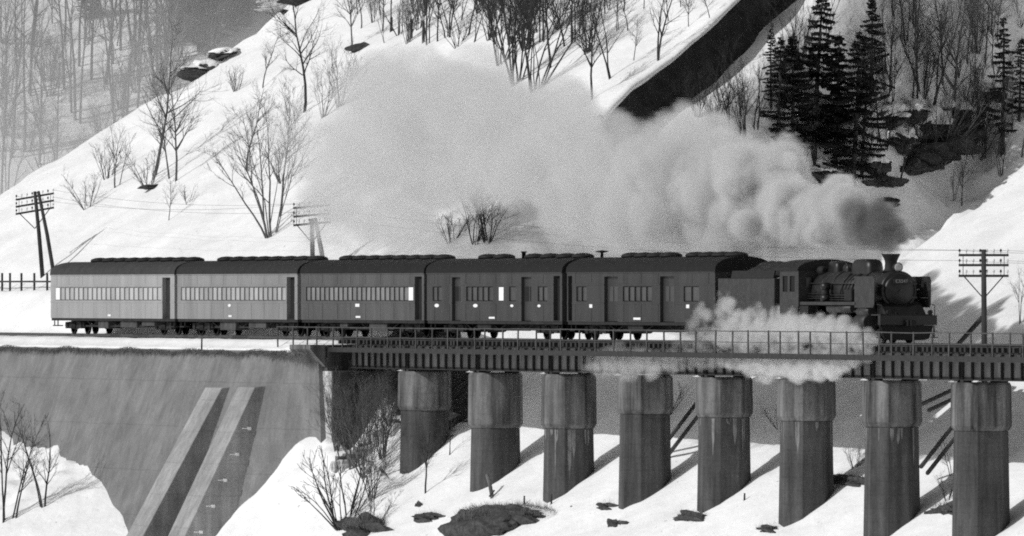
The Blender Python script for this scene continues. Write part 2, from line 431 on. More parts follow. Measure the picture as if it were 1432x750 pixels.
def buttress(xt, yt, xb, yb, wpx_dark):
    """outer face runs from the pixel (xt, yt) at its head down to (xb, yb); its side towards the bridge is seen as wpx_dark"""
    ut = u_at(xt + 10, -4.2)
    z0 = 2.2 - (yt - HY) / scale_at((ut, -4, 0))
    th = 2.6                                   # thickness along the track
    h0 = -.80 - z0
    top = wall_face(ut, h0)
    # outer edge slope in the cross-section from the picture (image right is about the hillside direction)
    s = scale_at((ut, -5, 0)); k = abs(xb - xt) / (yb - yt) / CT
    H1 = 12.2
    out = [(top[1] - .05, z0), (top[1] - .45, z0 - .05), (top[1] - .45 - k * (H1 - h0), -.80 - H1), (wall_face(ut, H1)[1] + .6, -.80 - H1), (wall_face(ut, h0)[1] + .5, z0)]
    bb = MB(); bb.prism(out, ut - th / 2, ut + th / 2, 'x')
    return bb, ut, th, out
marks = []
for i, (a, lab) in enumerate([((279, 541, 174, 741, 30), 'raking buttress with a bare dark side'), ((320, 540, 227, 741, 40), 'raking buttress carrying a column of white level marks')]):
    bb, ut, th, out = buttress(*a)
    o = world_build(bb, 'buttress', BUTC, wall, bevel=.04); o['label'] = lab
    if i == 1:
        for q in range(6):
            f_ = .2 + .125 * q
            y_ = out[1][0] + (out[2][0] - out[1][0]) * f_ + .62; z_ = out[1][1] + (out[2][1] - out[1][1]) * f_
            m_ = MB().box(ut + th / 2, ut + th / 2 + .06, y_ - .22, y_ + .05, z_ - .02, z_ + .02).box(ut + th / 2, ut + th / 2 + .07, y_ + .05, y_ + .22, z_ - .08, z_ + .07)
            o2 = m_.build('level_mark', WHITE); o2.parent = o
# dry grass fringe along the top of the wall
b = MB(); rng = random.Random(8)
for k in range(15000):
    u = rng.uniform(-110, WU1 + .3); y = -2.74 - abs(rng.gauss(0, .09)); z = -.70 - abs(rng.gauss(0, .16)) + .1 * math.sin(u * .9) * math.sin(u * .31); h = rng.uniform(.12, .42)
    lean = rng.uniform(-.2, .2); wv = rng.uniform(.012, .03); drop = rng.uniform(-.3, .5)
    b.add([(u - wv, y, z), (u + wv, y, z), (u + lean, y - rng.uniform(.02, .25), z + h * drop - .14)], [(0, 1, 2)])
tag(b.build('dry_grass_fringe', GRASS), 'withered grass hanging over the top edge of the retaining wall', 'grass', kind='stuff')

# ------------------------------------------------------------------ abutment
ab = thing('bridge_abutment', 'pale concrete abutment block where the retaining wall meets the first girder', 'abutment', (U_AB0 + 1.2, 0, -9))
world_build(MB().box(U_AB0 - .5, U_AB1, -2.0, 2.1, -9.5, -1.70), 'body', PIERL, ab, bevel=.03)  # shaded copy of the abutment concrete: shade put into a darker colour
world_build(MB().box(U_AB0 - .5, U_AB1 - .05, -2.06, -2.002, -9.5, -1.72), 'lit_side_slab', ABUT, ab)  # thin slab: lit copy of the abutment concrete on the sunny side
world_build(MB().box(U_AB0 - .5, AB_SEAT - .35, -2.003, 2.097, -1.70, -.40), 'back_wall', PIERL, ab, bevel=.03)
world_build(MB().prism([(-2.1, -.40), (-2.9, -.40), (-2.9, -.62), (-2.1, -1.5)], U_AB0 - 2.5, AB_SEAT - .3), 'walkway_corbel', PIERC, ab)

# ------------------------------------------------------------------ piers
CAPZ = [-3.6, -4.35, -4.25, -3.45, -3.5, -3.55, -3.7, -3.75, -3.8]
def ring(n, a, bb, z, rot):
    return [(a * math.cos(2 * math.pi * (k + .5) / n + rot), bb * math.sin(2 * math.pi * (k + .5) / n + rot), z) for k in range(n)]
pier_words = ['round-shouldered concrete bridge pier next to the abutment, its foot behind dry brush', 'stout concrete bridge pier with a leaning stake before its foot',
              'concrete bridge pier with pale lime runs below its collar', 'concrete bridge pier with twin dark props leaning on its uphill side',
              'concrete bridge pier with a white crack line below its collar', 'concrete bridge pier under the hanging steam with a thin white collar line',
              'concrete bridge pier below the locomotive front with a ragged pale collar band', 'concrete bridge pier below the crossarm telegraph pole',
              'last concrete bridge pier beyond the crossarm telegraph pole']
for k, u in enumerate(PIERS):
    rnd = k < 2; n = 16 if rnd else 8
    rot = 0 if rnd else R(-6)
    p = thing('bridge_pier', pier_words[k], 'pier', (u, 0, -11), 0, 'concrete piers of the railway bridge')
    zc = CAPZ[k] + 11; zt = -1.66 + 11
    A, Bv = 1.16, 1.30
    def shell(rows, smooth):
        m_ = MB(); vs = []; fs = []
        for (a, bb, z) in rows: vs += ring(n, a, bb, z, rot)
        for i in range(len(rows) - 1):
            for q in range(n): fs.append((i * n + q, i * n + (q + 1) % n, (i + 1) * n + (q + 1) % n, (i + 1) * n + q))
        fs += [tuple(range(n - 1, -1, -1)), tuple(range((len(rows) - 1) * n, len(rows) * n))]
        m_.add(vs, fs, smooth); return m_
    low = [(A * 1.09, Bv * 1.05, -1.5), (A * .98, Bv * .92, zc - .004)]
    shell(low, rnd).build('shaft', PIERL, p, bevel=.03)
    cap = [(A * .99, Bv * .94, zc), (A * 1.12, Bv * 1.04, zc + .22), (A * 1.08, Bv * 1.02, zt - .12), (A * 1.02, Bv * .97, zt)]
    shell(cap, rnd).build('pier_head', PIERC, p, bevel=.025)
    if k in (2, 4, 5, 6):
        rr = random.Random(50 + k); a0, b0 = A * .98, Bv * .92
        lo_, hi_ = ring(n, A * 1.09, Bv * 1.05, -1.5, rot), ring(n, a0, b0, zc - .004, rot)
        for f in range(n):
            g2 = (f + 1) % n; mid = (Vector(hi_[f]) + Vector(hi_[g2])) / 2
            if mid.y > .3 and mid.x < .3: continue
            nrm = Vector((mid.x, mid.y, 0)).normalized() * .004
            for q in range(rr.randint(1, 4)):
                t0 = rr.uniform(.03, .75); t1 = t0 + rr.uniform(.08, .22); dl = rr.uniform(.03, .10) if rr.random() < .6 else rr.uniform(.12, .35 if k == 2 else .2)
                P4 = lambda t, d: Vector(hi_[f]).lerp(Vector(hi_[g2]), t).lerp(Vector(lo_[f]).lerp(Vector(lo_[g2]), t), d) + nrm
                pts_ = [P4(t0, .004), P4(t1, .004), P4(t1 - .01, dl * .6), P4((t0 + t1) / 2, dl), P4(t0 + .015, dl * .5)]
                MB().add(pts_, [(0, 1, 2, 3, 4)]).build('lime_run', LIME, p)
    for s in (-1, 1):
        for du in (-.35, .35):
            MB().box(du - .17, du + .17, s * .85 - .2, s * .85 + .2, zt + .002, zt + .09).build('bearing_plate', STEELD, p)
    # a lip of snow left on the pier top
    m_ = MB(); rr = random.Random(k)
    vs = [(-.95 + .13 * q, -1.17 + rr.uniform(-.03, .03) + .02 * q, zt + .01) for q in range(7)]
    vs += [(-.95 + .13 * q, -.98, zt + rr.uniform(.03, .10)) for q in range(7)]
    fs = [(q, 1 + q, 8 + q, 7 + q) for q in range(6)]
    m_.add(vs, fs, True)
    m_.build('snow_lip', WHITE, p)

# ------------------------------------------------------------------ plate girder spans
NST = 9
GZ0, GZ1 = -1.56, -.40
stf = MB().box(-.05, .05, -.10, 0, GZ0 + .04, GZ1 - .04).box(-.011, .011, -.13, -.10, GZ0 + .04, GZ1 - .04).mesh('stiffener', STEELD)
span_words = ['plate girder span resting on the pale abutment', 'plate girder span between the brush-hidden pier and the pier with a leaning stake',
              'plate girder span ending above the pier with pale lime runs', 'plate girder span whose far end sinks into hanging steam',
              'plate girder span mostly veiled by steam', 'plate girder span with steam pouring over its web', 'plate girder span under the locomotive running gear',
              'plate girder span under the locomotive front', 'plate girder span beyond the crossarm telegraph pole']
seats = [AB_SEAT] + PIERS
for k in range(9):
    u0, u1 = seats[k] + .06, seats[k + 1] - .06; L_ = u1 - u0
    g = thing('plate_girder', span_words[k], 'girder', (u0, 0, 0), 0, 'plate girder spans of the bridge')
    for s in (-1, 1):
        y = s * .85
        MB().box(0, L_, y - .01, y + .01, GZ0 + .02, GZ1 - .02).build('web', STEEL, g)
        MB().box(0, L_, y - .16, y + .16, GZ1 - .02, GZ1 + .03).build('top_flange', STEELD, g)
        MB().box(0, L_, y - .16, y + .16, GZ0 - .01, GZ0 + .02).build('bottom_flange', STEELD, g)
        MB().box(.01, L_ - .01, y - .03, y + .03, GZ0 + .02, GZ0 + .13).build('flange_angle', STEELD, g)
    for j in range(NST + 1):
        x = .08 + (L_ - .16) * j / NST
        place(stf, 'stiffener', g, (x, -.861, 0)); 
        if j % 3 == 0: MB().box(x - .03, x + .03, -.84, .84, GZ0 + .1, GZ0 + .2).box(x - .03, x + .03, -.84, .84, GZ1 - .25, GZ1 - .15).build('cross_frame', STEELD, g)

# ------------------------------------------------------------------ walkway and railing on the valley side
RV = -1.95
wk = thing('walkway_railing', 'long iron walkway railing with thin posts and two rails along the bridge', 'railing', (0, RV, -.75))
UR0 = u_at(388, RV); UR1 = 84
posts = []; u = UR0; rng = random.Random(12)
while u < UR1:
    posts.append(u); u += rng.choice([1.9, 2.1, 2.2, 2.4, 2.5, 1.4])
pm = MB().box(-.055, .055, -.012, .012, -.74, .50).box(-.012, .012, -.012, .05, -.74, .50).mesh('post', RAILP)
for u in posts:
    place(pm, 'post', wk, (u, 0, .75 + rng.uniform(-.02, .02)), (rng.uniform(-.02, .02), rng.uniform(-.03, .03), 0))
    if u > AB_SEAT: world_build(MB().bar((u, RV + .02, -.66), (u, -.9, -.66), .08, .14), 'bracket', STEELD, wk)
for zz, r_ in ((.47, .026), (-.03, .018)):
    pts = []
    for i, u in enumerate(posts):
        pts.append((u, RV - .02, zz + rng.uniform(-.015, .015)))
    world_build(MB().tube(pts, r_, 6), 'handrail', RAILP, wk)
world_build(MB().box(U_AB0 - 4.0, UR1, RV - .03, RV + .05, -.76, -.53), 'edge_beam', STEELD, wk)
for q, y in enumerate((-1.80, -1.58, -1.37)):
    u = U_AB0 - 4.0
    while u < UR1:
        l = min(4.2, UR1 - u); world_build(MB().box(u + .01, u + l - .01, y - .1, y + .1, -.565, -.52), 'walkway_plank', TIMBER, wk); u += 4.2

# ================================================================== TRAIN
def wheel_mesh(name, r, spokes, m, w=.13):
    b = MB(); n = 28
    prof = [(r * .86, -w / 2), (r + .025, -w / 2), (r + .025, -w / 2 + .03), (r, -w / 2 + .04), (r, w / 2), (r * .86, w / 2), (r * .86, -w / 2)]
    b.lathe(prof, (0, 0, 0), 'y', n)
    b.lathe([(r * .2, -w / 2 - .02), (r * .2, w / 2 + .02)], (0, 0, 0), 'y', 14)
    if spokes:
        for k in range(spokes):
            a = 2 * math.pi * k / spokes
            b.bar((r * .15 * math.cos(a), 0, r * .15 * math.sin(a)), (r * .88 * math.cos(a), 0, r * .88 * math.sin(a)), .07, .055)
    else:
        b.lathe([(r * .18, .02), (r * .87, -.02), (r * .87, .02), (r * .18, .05)], (0, 0, 0), 'y', n)
    return b.mesh(name, m)
COACHW = wheel_mesh('wheel', .43, 0, UNDER)

def bogie(parent, x):
    b = MB()
    for s in (-1, 1):
        y = s * .93
        b.prism([(x - 1.65, .40), (x - 1.2, .32), (x - .55, .34), (x - .4, .25), (x + .4, .25), (x + .55, .34), (x + 1.2, .32), (x + 1.65, .40), (x + 1.6, .62), (x + .6, .66), (x + .45, .8), (x - .45, .8), (x - .6, .66), (x - 1.6, .62)], y - .06, y + .06, 'y')
        for dx in (-1.2, 1.2): b.box(x + dx - .17, x + dx + .17, y - .13, y + .13, .28, .60)
        for dx in (-.22, 0, .22): b.tube([(x + dx, y + s * .1, .28), (x + dx, y + s * .1, .62)], .08, 8)
    b.box(x - .25, x + .25, -1.0, 1.0, .55, .80)
    o = b.build('bogie', UNDER, parent)
    for dx in (-1.2, 1.2):
        for s in (-1, 1): place(COACHW, 'wheel', o, (x + dx, s * .6, .43))
    return o
SILL, WZ0, WZ1, EAVE, RTOP = .84, 1.80, 2.50, 3.12, 3.87
def ventilator():
    return MB().lathe([(.10, -.12), (.12, .0), (.52, .02), (.56, .07), (.50, .16), (.30, .23), (0.0, .26)], (0, 0, 0), 'z', 18)
VENT = {}
def coach(xl, xr, label, body, roof, pane, spec, side_marks):
    u0, u1 = u_at(xl), u_at(xr); L_ = u1 - u0
    g = thing('passenger_coach' if spec['kind'] == 'coach' else 'baggage_van', label, 'railway coach', (u0, 0, 0), 0, 'carriages of the train')
    X = lambda px: u_at(px) - u0
    yo, core = 1.40, 1.30
    segs = []                                     # recessed door bays along the visible side
    doors = [(X(a), X(b_)) for a, b_ in spec['doors']]
    cur = 0.0
    for a, b_ in doors:
        if a > cur + .02: segs.append((cur, a, 'p'))
        segs.append((a, b_, 'd')); cur = b_
    if cur < L_ - .02: segs.append((cur, L_, 'p'))
    b = MB(); b.box(.0, L_, -1.12, core, SILL, EAVE)                                    # core
    b.box(0, L_, core, yo, SILL, EAVE)
    wins = []
    wx = spec['windows']                         # [(x0px, x1px, n)]
    for (a, c_, t) in segs:
        if t != 'p': continue
        b.box(a, c_, -yo, -1.12, SILL, WZ0)
        b.box(a, c_, -yo, -1.12, WZ1, EAVE)
        rows = [(X(p), X(q), n) for p, q, n in wx if X(p) >= a - .15 and X(q) <= c_ + .15]
        cur = a
        for (p, q, n) in rows:
            if p > cur + .01: b.box(cur, p, -yo, -1.12, WZ0, WZ1)
            pit = (q - p) / n
            for k in range(n):
                wins.append((p + k * pit, p + (k + 1) * pit))
                b.box(p + (k + 1) * pit - .055, p + (k + 1) * pit, -yo, -1.12, WZ0, WZ1)
            cur = q
        if c_ > cur + .01: b.box(cur, c_, -yo, -1.12, WZ0, WZ1)
    # rain strip, waist belt rails and sill angle
    for (a, c_, t) in segs:
        if t == 'p':
            b.box(a, c_, -yo - .012, -yo, WZ0 - .13, WZ0 - .05); b.box(a, c_, -yo - .012, -yo, WZ1 + .05, WZ1 + .12)
    b.build('body', body, g)
    MB().box(-.02, L_ + .02, -yo - .03, yo + .03, EAVE + .002, EAVE + .05).build('gutter', body, g)
    MB().box(0.05, L_ - .05, -yo + .03, yo - .03, SILL - .14, SILL - .002).build('sole_bar', UNDER, g)
    # arched roof
    n = 14; arc = [(-(yo + .04) * math.cos(math.pi * k / n), EAVE + .052 + (RTOP - EAVE - .05) * math.sin(math.pi * k / n) ** .75) for k in range(n + 1)]
    rb = MB(); ro = rb.prism(arc, -.06, L_ + .06, 'x').build('roof', roof, g)
    if roof.name not in VENT: VENT[roof.name] = ventilator().mesh('ventilator', SOOT)
    for q in range(spec['vents']):
        if q in spec.get('skip', ()): continue
        place(VENT[roof.name], 'ventilator', ro, (spec.get('v0', 1.9) + (L_ - spec.get('v0', 1.9) - .9) * q / (spec['vents'] - 1), 0, RTOP - .03))
    rr_ = random.Random(int(xl))
    for k, (p, q) in enumerate(wins):
        w_ = q - p - .055
        f = MB().box(p + .0, p + w_, -1.27, -1.13, WZ0, WZ1).build('window', DARKIN, g)  # dark backing plate puts the shadow beside the mullions into colour
        gl = pane[rr_.choice((0, 0, 1, 2))] if k not in spec.get('white', ()) else WHITE
        inset = .02
        MB().box(p + inset, p + w_ - inset, -1.345 if gl is not WHITE else -1.40, -1.27, WZ0 + .03, WZ1 - .03).build('pane', gl, f)
    for k, (a, c_) in enumerate(doors):
        dk = spec['door_kind'][k]
        if dk == 'open':                          # vestibule end door, its deep shade put into a dark colour
            d_ = MB().box(a + .03, c_ - .03, -1.20, -1.121, SILL + .02, EAVE - .12).build('door', DARKIN if body is not COACH_A else UNDER, g)
            MB().box(a, c_, -yo, -1.12, EAVE - .12, EAVE).build('door_head', body, g)
            MB().box(a, c_, -yo, -1.12, SILL, SILL + .05).build('door_step', UNDER, g)
            MB().tube([(c_ - .1, -1.30, 1.2), (c_ - .1, -1.30, 2.2)], .02, 6).build('grab_rail', BRASS, g)
        else:
            dd = MB().box(a + .02, c_ - .02, -1.24, -1.121, SILL + .03, EAVE - .16).build('sliding_door', body, g)
            MB().box(a, c_, -yo, -1.12, EAVE - .16, EAVE).build('door_head', body, g)
            m_ = (a + c_) / 2
            for s in (-1, 1):
                MB().box(m_ + s * .33 - .24, m_ + s * .33 + .24, -1.255, -1.24, WZ0, WZ1).build('pane', pane[1] if dk == 'lit' else DARKIN, dd)
    for (px_, zz, wv, hv, kind) in side_marks:
        x = X(px_)
        if kind == 'oval': MB().lathe([(1, 0), (1, .012)], (0, 0, 0), 'y', 14).build('number_plate', WHITE, g)
        else: MB().box(-1, 1, 0, .012, -1, 1).build('number_plate', WHITE, g)
        o = g.children[-1] if False else COL.objects[-1]
        o.location = (x, -yo - .014, zz); o.scale = (wv / 2, 1, hv / 2)
    k = 0; x = 1.1
    while x < L_ - .6:                             # panel seams below and above the windows
        if not any(a - .1 < x < c_ + .1 for a, c_ in doors):
            MB().box(x - .018, x + .018, -yo - .010, -yo, SILL + .03, WZ0 - .14).build('seam_strip', body, g); MB().box(x - .018, x + .018, -yo - .010, -yo, WZ1 + .13, EAVE - .02).build('seam_strip', body, g)
        x += 2.15 + .2 * math.sin(k * 2.3); k += 1
    # underframe boxes
    MB().box(4.8, L_ - 4.8, -.45, .45, .42, SILL - .142).box(5.2, L_ - 5.2, -1.1, -1.04, .38, .46).box(5.2, L_ - 5.2, 1.04, 1.1, .38, .46).build('centre_sill', UNDER, g)
    for f_ in (.30, .5, .7): MB().bar((L_ * f_ - .9, -1.07, SILL - .16), (L_ * f_, -1.07, .42), .05, .06).bar((L_ * f_ + .9, -1.07, SILL - .16), (L_ * f_, -1.07, .42), .05, .06).build('truss_rod', UNDER, g)
    for x in (.25, L_ - .95): MB().box(x, x + .7, -1.36, -1.0, .40, .46).box(x + .03, x + .08, -1.3, -1.25, .46, SILL - .14).box(x + .62, x + .67, -1.3, -1.25, .46, SILL - .14).build('foot_step', UNDER, g)
    for (f0, f1, z0) in spec.get('boxes', [(.38, .46, .42), (.52, .66, .36)]):
        MB().box(L_ * f0, L_ * f1, -1.25, -.75, z0, SILL - .14).build('equipment_box', UNDERL if spec['kind'] == 'coach' else UNDER, g, bevel=.02)
    MB().tube([(L_ * .3, -.3, .5), (L_ * .42, -.3, .5)], .2, 12).build('brake_cylinder', UNDER, g)
    bogie(g, 2.9); bogie(g, L_ - 2.9)
    for e_, x in ((0, -.05), (1, L_ + .05)):      # gangway bellows and couplers
        s = -1 if e_ == 0 else 1
        MB().box(min(x, x + s * .22), max(x, x + s * .22), -.55, .55, SILL + .05, 3.05).build('gangway_bellows', UNDER, g)
        MB().box(min(x, x + s * .3), max(x, x + s * .3), -.14, .14, .72, .98).build('coupler', UNDER, g)
    for q in spec.get('extra', []): q(g, ro, L_, X)
    return g
UNDERL = mat('dusty_underframe', .06, .8, .5, 2)
COACH_A = mat('brightened_tail_coach_paint', .30, .55, 0.18, .9, .002, 12, (1, 1, .22), spec=.35)  # brighter light on the tail coach put into its body colour
COACH_B = mat('brightened_second_coach_paint', .22, .55, 0.21, .9, .002, 12, (1, 1, .22), spec=.35)  # second coach: part of that brightness put into the body colour
COACH_C = mat('mid_brown_coach_paint', .07, .5, 0.30, 1.2, .002, 12, (1, 1, .22), spec=.35)
COACH_D = mat('dark_brown_van_paint', .034, .5, 0.38, 1.2, .002, 12, (1, 1, .22), spec=.35)
COACH_E = mat('dark_van_paint', .028, .5, 0.38, 1.2, .002, 12, (1, 1, .22), spec=.35)
ROOF_A = mat('hazed_roof_canvas', .04, .85, .3, 2.0)  # smoke haze over the tail coach put into a lighter roof colour
ROOF_B = mat('half_hazed_roof_canvas', .02, .85, .3, 2.0)  # weaker haze over the second coach put into its roof colour
ROOF_C = mat('sooty_roof_canvas', .008, .85, .4, 2.0)
PANE_A = [mat('drawn_blind_glass_%d' % i, 0.46 * f, .3, .12, .8) for i, f in enumerate((1, .82, 1.12))]
PANE_B = [mat('dull_blind_glass_%d' % i, 0.36 * f, .3, .2, .8) for i, f in enumerate((1, .82, 1.12))]
PANE_C = [mat('dim_blind_glass_%d' % i, 0.2 * f, .3, .3, .8) for i, f in enumerate((1, .82, 1.12))]
PANE_D = [mat('dark_window_glass_%d' % i, 0.06 * f, .2, .3, .8) for i, f in enumerate((1, .82, 1.12))]
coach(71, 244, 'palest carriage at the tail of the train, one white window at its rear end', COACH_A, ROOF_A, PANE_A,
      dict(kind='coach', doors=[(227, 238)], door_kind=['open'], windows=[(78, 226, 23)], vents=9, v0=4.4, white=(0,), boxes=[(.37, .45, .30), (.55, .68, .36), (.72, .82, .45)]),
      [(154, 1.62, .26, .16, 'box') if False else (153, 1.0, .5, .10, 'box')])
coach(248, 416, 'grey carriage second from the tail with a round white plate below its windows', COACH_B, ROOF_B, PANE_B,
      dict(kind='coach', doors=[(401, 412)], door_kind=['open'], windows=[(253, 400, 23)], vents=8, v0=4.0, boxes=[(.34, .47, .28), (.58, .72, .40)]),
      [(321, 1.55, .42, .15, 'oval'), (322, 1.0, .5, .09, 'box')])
coach(421, 593, 'mid-toned passenger carriage with a white pane beside its end door', COACH_C, ROOF_C, PANE_C,
      dict(kind='coach', doors=[(580, 590)], door_kind=['open'], windows=[(428, 571, 22), (571.2, 578.4, 1)], vents=8, v0=3.4, white=(22,), boxes=[(.3, .36, .5), (.54, .68, .30)]),
      [(500, 1.58, .6, .15, 'box'), (501, 1.0, .7, .09, 'box')])
def stack_a(g, ro, L_, X):
    MB().lathe([(.10, 0), (.10, .30), (.14, .30), (.14, .36), (0, .37)], (X(697), -.1, RTOP - .04), 'z', 10).build('stove_pipe', SOOT, ro)
def stack_b(g, ro, L_, X):
    MB().lathe([(.07, 0), (.07, .26), (.30, .30), (.30, .34), (0, .38)], (X(812) - .6, -.1, RTOP - .04), 'z', 12).build('stove_pipe', SOOT, ro)
coach(597, 786, 'dark baggage van with two sliding doors and one white pane', COACH_D, ROOF_C, PANE_D,
      dict(kind='van', doors=[(632, 644), (729, 743), (774, 783)], door_kind=['slide', 'slide', 'open'], windows=[(605, 618, 2), (652, 690, 5), (697.5, 704.8, 1), (712, 722, 1), (752, 766, 2)], vents=7, v0=5.0, skip=(2,), white=(7,), boxes=[(.36, .46, .45)], extra=[stack_a]),
      [(611, 1.58, .62, .17, 'oval'), (665, 1.58, .62, .17, 'oval'), (716, 1.58, .42, .13, 'oval'), (754, 1.58, .42, .13, 'oval'), (688, 1.0, .8, .09, 'box')])
coach(793, 1000, 'dark mail van next to the tender with paired glazed doors and square plates', COACH_E, ROOF_C, PANE_D,
      dict(kind='van', doors=[(794.5, 800), (845, 864), (923, 943)], door_kind=['open', 'lit', 'lit'], windows=[(806, 821, 2), (871, 912, 5), (956, 978, 2)], vents=9, v0=5.0, skip=(4,), boxes=[(.4, .5, .5)], extra=[stack_b]),
      [(826.5, 1.58, .38, .16, 'box'), (962, 1.58, .38, .16, 'box'), (891, 1.0, .9, .10, 'box')])

# ------------------------------------------------------------------ steam locomotive
UF = u_at(1231, -1.35)
def text_mesh(txt, size, ext, m, name):
    cu = bpy.data.curves.new(name, 'FONT'); cu.body = txt; cu.size = size; cu.extrude = ext; cu.align_x = 'CENTER'; cu.align_y = 'CENTER'; cu.space_character = 1.08
    o = bpy.data.objects.new(name, cu); COL.objects.link(o); bpy.context.view_layer.update()
    me = bpy.data.meshes.new_from_object(o); bpy.data.objects.remove(o); me.materials.clear(); me.materials.append(m); return me
loco = thing('steam_locomotive', 'black steam locomotive with flared chimney and smoke deflectors crossing the bridge', 'locomotive', (UF, 0, 0))
BZ = 2.30; BR = .84
MB().box(-11.6, -.3, -.48, -.42, .75, 1.35).box(-11.6, -.3, .42, .48, .75, 1.35).box(-11.5, -.4, -.42, .42, .95, 1.15).build('main_frame', SOOT, loco)
bo = MB().lathe([(BR, -9.4), (BR + .05, -8.9), (BR + .02, -7.0), (BR - .01, -3.35)], (0, 0, BZ), 'x', 32).build('boiler', BOIL, loco)
for x in (-8.2, -6.9, -5.6, -4.4, -3.5):
    MB().lathe([(BR + .02, x - .03), (BR + .055, x - .03), (BR + .055, x + .03), (BR + .02, x + .03)], (0, 0, BZ), 'x', 32).build('boiler_band', BLACK, bo)
sb = MB().lathe([(BR + .03, -3.35), (BR + .03, -1.15), (BR + .0, -1.10), (BR - .06, -1.08)], (0, 0, BZ), 'x', 36).build('smokebox', BLACK, loco)
dr = MB().lathe([(.72, -1.08), (.72, -1.03), (.62, -.98), (.40, -.91), (.15, -.88), (0, -.875)], (0, 0, BZ), 'x', 32).build('smokebox_door', BLACK, loco)
MB().tube([(-.86, 0, BZ), (-.76, 0, BZ)], .05, 10).bar((-.78, -.14, BZ - .05), (-.78, .14, BZ + .05), .03, .03).build('door_handle', ENGG, dr)
for z in (-.3, .3): MB().box(-1.03, -.97, .35, .80, BZ + z - .04, BZ + z + .04).build('hinge_strap', BLACK, dr)
# number plate
pl = MB().box(-.86, -.825, -.40, .40, BZ + .30, BZ + .52).build('number_plate', BLACK, loco, bevel=.01)
place(text_mesh('C5547', .20, .008, BRASS, 'plate_numerals'), 'plate_numerals', pl, (-.818, 0, BZ + .405), (R(90), 0, R(90)))
# chimney with flared cap
MB().lathe([(.42, 0), (.33, .06), (.285, .14), (.27, .40), (.29, .50), (.41, .74), (.42, .78), (.36, .78), (.26, .5), (.26, .3)], (-2.05, 0, 3.14), 'z', 24).build('chimney', SOOT, loco)
hl = MB().lathe([(.12, -.20), (.19, -.14), (.20, .06), (.215, .07), (.215, .11), (.19, .11)], (-1.30, 0, 3.32), 'x', 20).box(-1.42, -1.22, -.05, .05, 3.1, 3.2).build('headlight', SOOT, loco)
MB().lathe([(.185, 0), (.185, .012), (.1, .03), (0, .035)], (-1.20, 0, 3.32), 'x', 20).build('lamp_lens', LENS, hl)
# domes, safety valves, generator, whistle
def rdome(x0, x1, w_, z0, z1):
    b = MB(); rows = []; N = 14
    prof = [(1.0, 0), (.99, .55), (.93, .78), (.80, .92), (.5, .99), (0.02, 1.0)]
    cx, hl_ = (x0 + x1) / 2, (x1 - x0) / 2; n = 24; vs = []; fs = []
    for f_, h in prof:
        for k in range(n):
            t = 2 * math.pi * k / n; c_, s_ = math.cos(t), math.sin(t); e_ = .55
            vs.append((cx + hl_ * (1 - .35 * (1 - f_)) * f_ ** .5 * math.copysign(abs(c_) ** e_, c_), w_ * f_ * math.copysign(abs(s_) ** e_, s_), z0 + (z1 - z0) * h))
    for i in range(len(prof) - 1):
        for k in range(n): fs.append((i * n + k, i * n + (k + 1) % n, (i + 1) * n + (k + 1) % n, (i + 1) * n + k))
    fs.append(tuple(range((len(prof) - 1) * n, len(prof) * n))); return b.add(vs, fs, True)
rdome(-5.9, -3.7, .47, 2.85, 3.70).build('steam_and_sand_dome', BLACK, loco)
rdome(-7.3, -6.7, .22, 3.0, 3.45).build('washout_cover', BLACK, loco)
rdome(-8.9, -7.7, .33, 2.9, 3.62).build('rear_dome', BLACK, loco)
for x in (-7.1, -6.75): MB().lathe([(.09, 0), (.07, .18), (.09, .2), (.06, .34), (0, .35)], (x, 0, 3.1), 'z', 10).build('safety_valve', SOOT, loco)
MB().lathe([(.16, -.3), (.2, -.2), (.2, .15), (.1, .25)], (-9.0, -.45, 3.2), 'x', 14).build('turbo_generator', SOOT, loco)
for y in (-.9,):
    MB().tube([(-9.4, y, 2.62), (-3.4, y, 2.62)], .025, 6).build('handrail', ENGG, loco)
for k, (x, z) in enumerate([(-4.2, 2.9), (-4.6, 2.9), (-5.0, 2.9), (-5.4, 2.9)]):
    MB().tube([(x, -.35, 3.1), (x - .1, -.8, 2.75), (x - .25, -.93, 2.3), (x - .35, -.95, 1.8)], .03, 6).build('sand_pipe', SOOT, loco)
